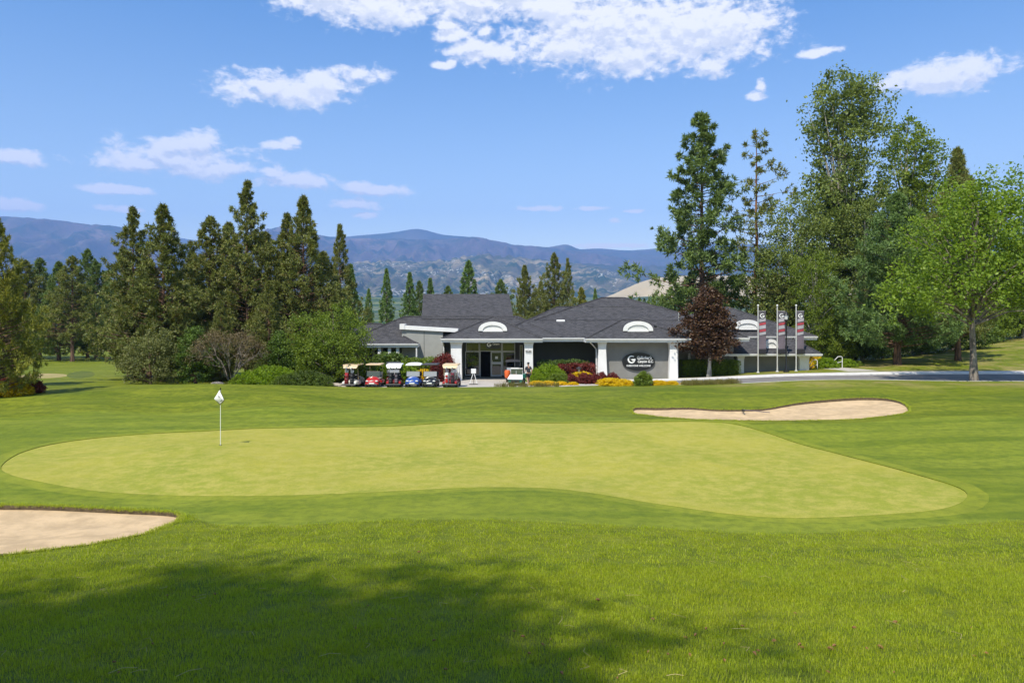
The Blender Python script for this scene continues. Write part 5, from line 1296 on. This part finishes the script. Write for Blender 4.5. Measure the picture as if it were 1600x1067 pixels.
# right deciduous mass
T('willow', 1235, 84, 288, 'loose grey-green deciduous tree behind the banner poles', 'tree', 'deciduous_tree', .95, rot=.3)
T('cotton', 1318, 88, 100, 'tallest cottonwood with silvery leaves at the right', 'tree', 'cottonwood_tree', .92, rot=0)
T('cottonB', 1418, 92, 162, 'darker cottonwood with several upright tops right of the tallest cottonwood', 'tree', 'cottonwood_tree', 1.0, rot=0, cmat='leaf')
T('willow', 1275, 78, 372, 'yellow-green bushy tree in front of the tallest cottonwood', 'tree', 'deciduous_tree', .85, rot=2.0, cmat='leaf')
T('cottonB', 1350, 84, 300, 'mid-height cottonwood filling below the tallest one', 'tree', 'cottonwood_tree', 1.1, rot=2.6, cmat='leaf_cotton')
T('pineBig', 1402, 71, 305, 'broad dark pine with bare lower trunk beyond the road', 'tree', 'pine_tree', 1.0, rot=.9, cmat='spruce')
T('pineBig', 1497, 74, 236, 'tall narrow pine mostly behind the bright maple', 'tree', 'pine_tree', .62, rot=2.0, cmat='needle')
T('maple', 1522, 54.9, 258, 'bright green maple on the near side of the road', 'tree', 'maple_tree', 1.05, rot=0)
T('willow', 1600, 96, 330, 'tree behind the maple at the right edge', 'tree', 'deciduous_tree', 1.0, cmat='leaf')
cpt = T('copper', 1108, 64.75, 447, 'copper-leaved young maple in front of the clubhouse', 'tree', 'copper_maple_tree', 1.25, rot=0); cpt.scale.y *= .72
for k, (px, Y, top, wd, mt, lb) in enumerate([
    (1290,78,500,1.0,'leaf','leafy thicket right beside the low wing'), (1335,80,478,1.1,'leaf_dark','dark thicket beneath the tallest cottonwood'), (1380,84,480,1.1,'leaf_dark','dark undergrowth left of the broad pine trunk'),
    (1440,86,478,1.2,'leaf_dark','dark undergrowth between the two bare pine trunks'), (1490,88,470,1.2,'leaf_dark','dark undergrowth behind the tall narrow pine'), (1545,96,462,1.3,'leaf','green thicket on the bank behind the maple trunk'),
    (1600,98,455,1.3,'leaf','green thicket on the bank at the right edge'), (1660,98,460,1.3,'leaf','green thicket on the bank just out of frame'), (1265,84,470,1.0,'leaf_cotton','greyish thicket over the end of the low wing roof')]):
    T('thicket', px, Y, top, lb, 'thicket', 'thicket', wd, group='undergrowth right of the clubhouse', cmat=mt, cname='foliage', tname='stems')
# left garden
T('linden', 520, 58.8, 465, 'round bright green deciduous tree left of the parked carts', 'tree', 'deciduous_tree', 1.0, rot=.2)
T('juniper', 235, 57, 506, 'big olive juniper at the foot of the grove beside the fairway', 'shrub', 'juniper_shrub', .88, cname='foliage', tname='stems')
T('cedar', 305, 58, 505, 'dark green pointed cedar shrub beside the olive juniper', 'shrub', 'cedar_shrub', 1.25, cname='foliage', tname='stems')
T('cedar', 436, 58.5, 512, 'dark green upright cedar between bare shrub and bright tree', 'shrub', 'cedar_shrub', 1.1, cname='foliage', tname='stems')
T('cedar', 470, 60, 528, 'small dark cedar tucked against the bright deciduous tree', 'shrub', 'cedar_shrub', 1.2, cname='foliage', tname='stems')
T('bareshrub', 362, 57.5, 512, 'leafless brown branching shrub in front of the grove', 'shrub', 'bare_shrub', 1.0, cname='foliage', tname='stems')
T('mound', 474, 54.6, 574, 'clipped dark green juniper mound at the edge of the putting ground', 'shrub', 'juniper_mound', 1.05, rot=0, cmat='leaf_mound', cname='foliage', tname='stems')
T('mound', 420, 56.5, 566, 'bright green rounded shrub behind the dark clipped mound', 'shrub', 'rounded_shrub', .95, rot=.3, cmat='leaf_lime', cname='foliage', tname='stems')
T('round', 377, 56, 585, 'small bright shrub at the left end of the clipped row', 'shrub', 'rounded_shrub', 1.5, cname='foliage', tname='stems', cmat='leaf')
def S(key, px, Y, top, mt, label, name='shrub', wd=1.0, rot=None, group='shrubs around the forecourt'):
    return plant_tree(key, px, Y, top, label, 'shrub', name, wd, rot, group, cmat=mt, cname='foliage', tname='stems')
S('round', 541, 60.5, 565, 'leaf', 'green shrub under the bright tree left of the first cart', wd=1.2)
S('round', 568, 61.5, 560, 'leaf', 'green shrub between the first two carts', wd=1.1)
S('roundB', 602, 61.8, 566, 'leaf_lime', 'lime shrub between the red cart and white canopy cart', wd=1.0)
S('roundB', 632, 62.2, 562, 'leaf_lime', 'lime shrub between the white canopy cart and blue cart', wd=1.0)
S('round', 610, 64.5, 545, 'leaf_dark', 'rounded grey-green bush in front of the porch', wd=1.05)
S('hedgeMid', 652, 64.6, 560, 'leaf', 'clipped hedge in front of the tall light wall', 'hedge', 1.0, 0)
S('round', 661, 61.5, 573, 'leaf_yellow', 'yellow variegated shrub between blue and black carts', wd=.7)
S('lace', 693, 63.6, 549, 'leaf_red', 'dark red lace-leaf maple left of the first white column', 'red_maple_shrub', .95)
S('lace', 684, 63.0, 560, 'leaf_red', 'lower dark red maple branch behind the black cart', 'red_maple_shrub', .8)
S('mound', 855, 62.6, 564, 'leaf_lime', 'large glossy bright green laurel right of the entrance', 'laurel_shrub', .62, 0)
S('round', 874, 60.8, 580, 'leaf', 'low rounded green shrub in front of the laurel', wd=1.3)
S('hedgeRed', 901, 64.2, 568, 'leaf_red', 'clipped dark red hedge before the shaded wall', 'hedge', 1.0, 0)
S('hedgeMid', 880, 65.6, 563, 'leaf_dark', 'thin dark hedge against the shaded wall', 'hedge', .9, 0)
for px, Y, top, wd, lb in ((893,60.6,581,1.0,'dark red barberry bush leftmost of the row'), (915,60.4,579,1.05,'dark red barberry bush just right of the garden light'), (937,60.2,578,1.0,'dark red barberry bush in front of the middle white column'), (957,60.6,579,.85,'dark red barberry bush under the oval sign, rightmost of the row')):
    S('roundB', px, Y, top, 'leaf_red', lb, 'barberry_bush', wd, group='red barberry bushes')
for px, Y, top, wd, lb in ((840,58.9,593,1.1,'yellow mound shrub beside the walking person'), (858,58.9,593,1.05,'yellow mound shrub second from the person'), (876,59.0,594,1.1,'yellow mound shrub in front of the low green shrub'), (895,59.0,595,1.0,'yellow mound shrub under the leftmost barberry'),
    (953,58.0,588,1.15,'yellow mound shrub under the rightmost barberry'), (973,58.0,590,1.15,'yellow mound shrub left of the tall leafy green bush'), (1030,58.0,592,1.15,'yellow mound shrub right of the tall leafy green bush'), (1050,58.0,593,1.1,'last yellow mound shrub before the tall grass'), (1068,58.2,596,.9,'small yellow shrub fading into the tall grass'),
    (910,62.5,578,.8,'yellow shrub tip behind the garden light')):
    S('round', px, Y, top, 'leaf_yellow', lb, 'yellow_shrub', wd*1.75, group='yellow mound shrubs of the flower bed')
S('roundB', 1005, 57.4, 576, 'leaf', 'tall leafy green bush standing in front of the oval sign wall', wd=.85)
S('round', 1146-37, 68.2, 562, 'leaf_cedar', 'clipped box hedge behind the copper maple', 'hedge', .01) if False else plant_tree('hedgeLong', 1109, 66.55, 562, 'long clipped green hedge behind the copper maple', 'hedge', 'hedge', .98, 0, cname='foliage', tname='stems', cmat='leaf')
for px, Y, top, wd, mt, lb in ((1290,70,556,1.2,'leaf_lime','bright leafy shrub between the two handrails'), (1322,70,558,1.2,'leaf_lime','bright leafy shrub right of the second handrail'), (1262,72,545,1.0,'leaf_yellow','yellowish shrub at the corner of the low wing'), (1340,71,562,1.1,'leaf','low leafy shrub beside the footpath')):
    S('round', px, Y, top, mt, lb, wd=wd, group='shrubs by the steps right of the wing')
# left flower bed
for px, Y, top, mt, wd, lb in ((8,47,592,'leaf_yellow',1.2,'yellow shrub at the left edge flower bed'), (27,47,592,'leaf_yellow',1.1,'yellow shrub in the left bed beside the dark red bush'), (46,48,589,'leaf_red',1.1,'dark red bush at the right end of the left bed'), (25,49.5,586,'leaf_pink',1.2,'pinkish bush at the back of the left bed'), (6,49.5,586,'leaf_red',1.0,'dark red bush behind the yellow shrub at the left edge')):
    S('round', px, Y, top, mt, lb, wd=wd, group='flower bed at the left edge')
# basket plants
hb, bx_, by_, bz_ = HB
r = np.random.RandomState(5); pos = np.array([bx_, by_, bz_])+r.randn(700, 3)*np.array([.24, .22, .26]); V, Fq = leaves(pos, .09, r); link('plants', mesh_np('plants', V, Fq, M['leaf']), None, hb)
# stones at the edge of the cart row
def stone(px, Y, s, label, seed):
    x = (px-800)/F*Y; z = H(x, Y); r = np.random.RandomState(seed); m = MB(); rings = []
    for k in range(6):
        zz_ = k/5; rr = math.sin(math.pi*(.16+.80*zz_))**.6*s
        rings.append([(rr*1.3*math.cos(a*math.pi/6)*(1+.12*r.randn()), rr*math.sin(a*math.pi/6)*(1+.12*r.randn()), s*.75*zz_) for a in range(12)])
    m.loft(rings); me = m.mesh('boulder', M['stone'], True); o_ = link('boulder', me); o_.location = (x, Y, z-.08); tag(o_, label, 'boulder', 'boulders at the end of the cart row')
stone(511, 56.3, .55, 'rounded tan boulder leftmost beside the clipped mound', 1); stone(524, 56.4, .5, 'tan boulder in the middle of the three by the carts', 2); stone(535, 56.6, .48, 'tan boulder touching the first cart', 3); stone(340, 57, .4, 'pale boulder at the foot of the bare shrub', 4)
tag(region_mesh('planting_bed', np.zeros(len(tri), bool) | ((reg == -1) & (cen[:, 0] > -22) & (cen[:, 0] < -13.7) & (cen[:, 1] > 57.6) & (cen[:, 1] < 67)), M['mulch'], lambda q: np.full(len(q), .03)), kind='structure')
# trees behind the photographer that shade the foreground lawn
for x, y, hh, wd, ky, lb in [(-12.4,-6.6,28,1.0,'cotton','tall broad tree behind the camera shading the lawn centre'), (-9.2,-7.6,26,1.0,'cotton','tall tree behind the camera shading the right centre lawn'), (-17.5,-6.5,26.5,.62,'cotton','tall narrow tree behind the camera shading the left lawn')]:
    t_ = plant_tree(ky, 0, y, None, lb, 'tree', 'shade_tree', wd, xw=x, base=H(x, y), group='trees behind the viewpoint'); t_.scale = (wd, wd, hh/27)

# ================================================================ grass
def tuft(name, n, rad, h, wd, seed, mat, bend=.35):
    r = np.random.RandomState(seed); b = np.c_[(r.rand(n, 2)-.5)*2*rad, np.zeros(n)]; a = r.rand(n)*6.28; hh = h*(.5+.8*r.rand(n)); dr = np.c_[np.cos(a), np.sin(a), np.zeros(n)]; sd_ = np.c_[-np.sin(a), np.cos(a), np.zeros(n)]*wd*.5*(.7+.6*r.rand(n, 1))
    lean_ = bend*(.3+r.rand(n, 1)); mid = b+dr*(hh[:, None]*lean_*.35)+np.c_[np.zeros((n, 2)), hh*.6]; tip = b+dr*(hh[:, None]*lean_)+np.c_[np.zeros((n, 2)), hh*.95]
    V = np.stack([b-sd_, b+sd_, mid+sd_*.8, tip, mid-sd_*.8], 1).reshape(-1, 3); i = np.arange(n)*5
    Fq = np.r_[np.c_[i, i+1, i+2, i+4], np.c_[i+4, i+2, i+3, i+3]]
    me = bpy.data.meshes.new(name); me.from_pydata(V.tolist(), [], [tuple(f) for f in np.c_[i, i+1, i+2, i+4]]+[(k+4, k+2, k+3) for k in i]); me.materials.append(M[mat]); me.update(); return me
def scatter(name, pts3, mesh, smin, smax, label, cat, seed=0, tilt=.12):
    me = bpy.data.meshes.new(name); me.vertices.add(len(pts3)); me.vertices.foreach_set('co', np.asarray(pts3, np.float32).ravel()); me.update()
    o_ = bpy.data.objects.new(name, me); C.objects.link(o_)
    tob = bpy.data.objects.new(name+'_clump', mesh)
    g = bpy.data.node_groups.new(name+'_scatter', 'GeometryNodeTree')
    g.interface.new_socket('Geometry', in_out='INPUT', socket_type='NodeSocketGeometry'); g.interface.new_socket('Geometry', in_out='OUTPUT', socket_type='NodeSocketGeometry')
    gi = g.nodes.new('NodeGroupInput'); go = g.nodes.new('NodeGroupOutput'); ip = g.nodes.new('GeometryNodeInstanceOnPoints'); oi = g.nodes.new('GeometryNodeObjectInfo'); oi.inputs['Object'].default_value = tob
    rv = g.nodes.new('FunctionNodeRandomValue'); rv.data_type = 'FLOAT_VECTOR'; rv.inputs[0].default_value = (-tilt, -tilt, 0); rv.inputs[1].default_value = (tilt, tilt, 6.283); rv.inputs['Seed'].default_value = seed
    rf = g.nodes.new('FunctionNodeRandomValue'); rf.data_type = 'FLOAT'; rf.inputs[2].default_value = smin; rf.inputs[3].default_value = smax; rf.inputs['Seed'].default_value = seed+1
    g.links.new(gi.outputs[0], ip.inputs['Points']); g.links.new(oi.outputs['Geometry'], ip.inputs['Instance']); g.links.new(rv.outputs[0], ip.inputs['Rotation']); g.links.new(rf.outputs[1], ip.inputs['Scale'])
    g.links.new(ip.outputs[0], go.inputs[0])
    md = o_.modifiers.new('scatter', 'NODES'); md.node_group = g
    return tag(o_, label, cat, kind='stuff')
def rough_points(y0, y1, dens, seed, jitter_edge=.15, falloff=None):
    r = np.random.RandomState(seed); hw = y1*.72+1.5; n = int(2*hw*(y1-y0)*dens); x = (r.rand(n)*2-1)*hw; y = y0+r.rand(n)*(y1-y0); k = np.abs(x) < y*.72+1.0
    if falloff: k &= r.rand(n) < falloff(y)
    x, y = x[k], y[k]
    ok = ~(inside(CO, x, y) | inside(BL, x, y) | inside(BR, x, y) | inside(G_poly, x, y)); x, y = x[ok], y[ok]
    return np.c_[x, y, Hn(x, y)-.004]
tA = tuft('turf_clump', 60, .13, .050, .0042, 1, 'grass'); tB = tuft('turf_clump', 26, .16, .045, .0075, 2, 'grass')
scatter('lawn_grass', rough_points(6.6, 13, 62, 1), tA, .8, 1.25, 'short lawn grass blades of the near rough', 'grass', 3)
scatter('lawn_grass', rough_points(13, 24, 42, 2, falloff=lambda y: np.clip(1.15-(y-13)/20, .4, 1)), tB, .8, 1.3, 'short grass of the rough around the left bunker', 'grass', 5)
# ragged turf fringe over the bunker lips
def fringe(poly, n, seed, ymin):
    r = np.random.RandomState(seed); i = r.randint(0, len(poly), n); t = r.rand(n, 1); p = poly[i]*(1-t)+np.roll(poly, -1, 0)[i]*t+r.randn(n, 2)*.02; p = p[p[:, 1] > ymin]; return np.c_[p, Hn(p[:, 0], p[:, 1])+.005]
tC = tuft('fringe_clump', 14, .07, .06, .006, 3, 'grass', .7)
scatter('bunker_fringe_grass', np.r_[fringe(BL, 1500, 1, 0), fringe(BR, 1800, 2, 0)], tC, .6, 1.3, 'ragged grass overhanging the bunker edges', 'grass', 8, .4)
tD = tuft('tall_grass_clump', 26, .22, .42, .014, 4, 'drygrass', .5)
r = np.random.RandomState(3); xs = r.uniform(13.2, 17.4, 260); ys = r.uniform(56.2, 58.0, 260)
xs2 = r.uniform(-1.2, 3.5, 70); ys2 = r.uniform(56.4, 57.2, 70); xs = np.r_[xs, xs2]; ys = np.r_[ys, ys2]
scatter('tall_grass', np.c_[xs, ys, Hn(xs, ys)], tD, .5, 1.1, 'tufts of brownish tall grass at the end of the flower bed', 'grass', 9, .2)
# fallen pine cones / catkins and straws on the near lawn
r = np.random.RandomState(77); m = MB(); rings = []
for k in range(7):
    a = k/6; rr = .017*math.sin(math.pi*(.1+.85*a)); rings.append([(a*.085, rr*math.cos(b*math.pi/4)*(1+.25*(b % 2)), .018+.006*math.sin(a*4)+rr*math.sin(b*math.pi/4)*(1+.25*(b % 2))) for b in range(8)])
M['cone'] = simple('russet_cone', (.28, .135, .05), .8, var=.4, vscale=30)
m.loft(rings); cme = m.mesh('fallen_cone', M['cone'], True)
spots = unproj([(330,948),(262,934),(338,932),(575,950),(652,865),(675,1005),(800,990),(820,998),(740,975),(850,1012),(890,1032),(860,1003),(1017,970),(1068,998),(1085,997),(1130,1010),(1157,981),(1015,1020),(1042,1025),(1080,1030),(1130,1033),(1182,1020),(1182,1028),(1247,1012),(1292,1016),(1338,985),(1356,1018),(1290,1052),(1396,1055),(1403,975),(1545,1025),(1518,985),(965,1062),(555,983),(700,1050),(175,1038),(188,1053),(1520,1028),(880,1058),(300,935),(1240,960),(440,1050),(930,940),(1105,985),(1370,1012),(1250,1014),(830,1024),(240,1010),(1214,1005),(1300,1013)])
for k, (x, y) in enumerate(spots):
    o_ = link('fallen_cone', cme); o_.location = (x, y, H(x, y)+.022); o_.rotation_euler = (r.uniform(-.3, .3), r.uniform(-.3, .3), r.rand()*6.28); s = r.uniform(.45, .95); o_.scale = (s, s, s)
    tag(o_, 'small russet fallen cone lying on the near lawn', 'cone', 'fallen cones on the near lawn')
mt = MB()
for k in range(46):
    px, py = r.uniform(0, 1600), r.uniform(880, 1066); x, y = unproj([(px, py)])[0]; a = r.rand()*3.14; L = r.uniform(.08, .28); z = H(x, y)+.05; c_ = r.randn()*.05
    mt.tube([(x, y, z), (x+math.cos(a)*L*.5-c_*math.sin(a), y+math.sin(a)*L*.5+c_*math.cos(a), z+.01), (x+math.cos(a)*L, y+math.sin(a)*L, z-.005)], .0028, 3, False)
M['straw'] = simple('dry_straw', (.42, .33, .15), .8); tag(mt.build('dry_grass_straws', M['straw']), 'dry straw stalks strewn over the near lawn', 'straw', kind='stuff')
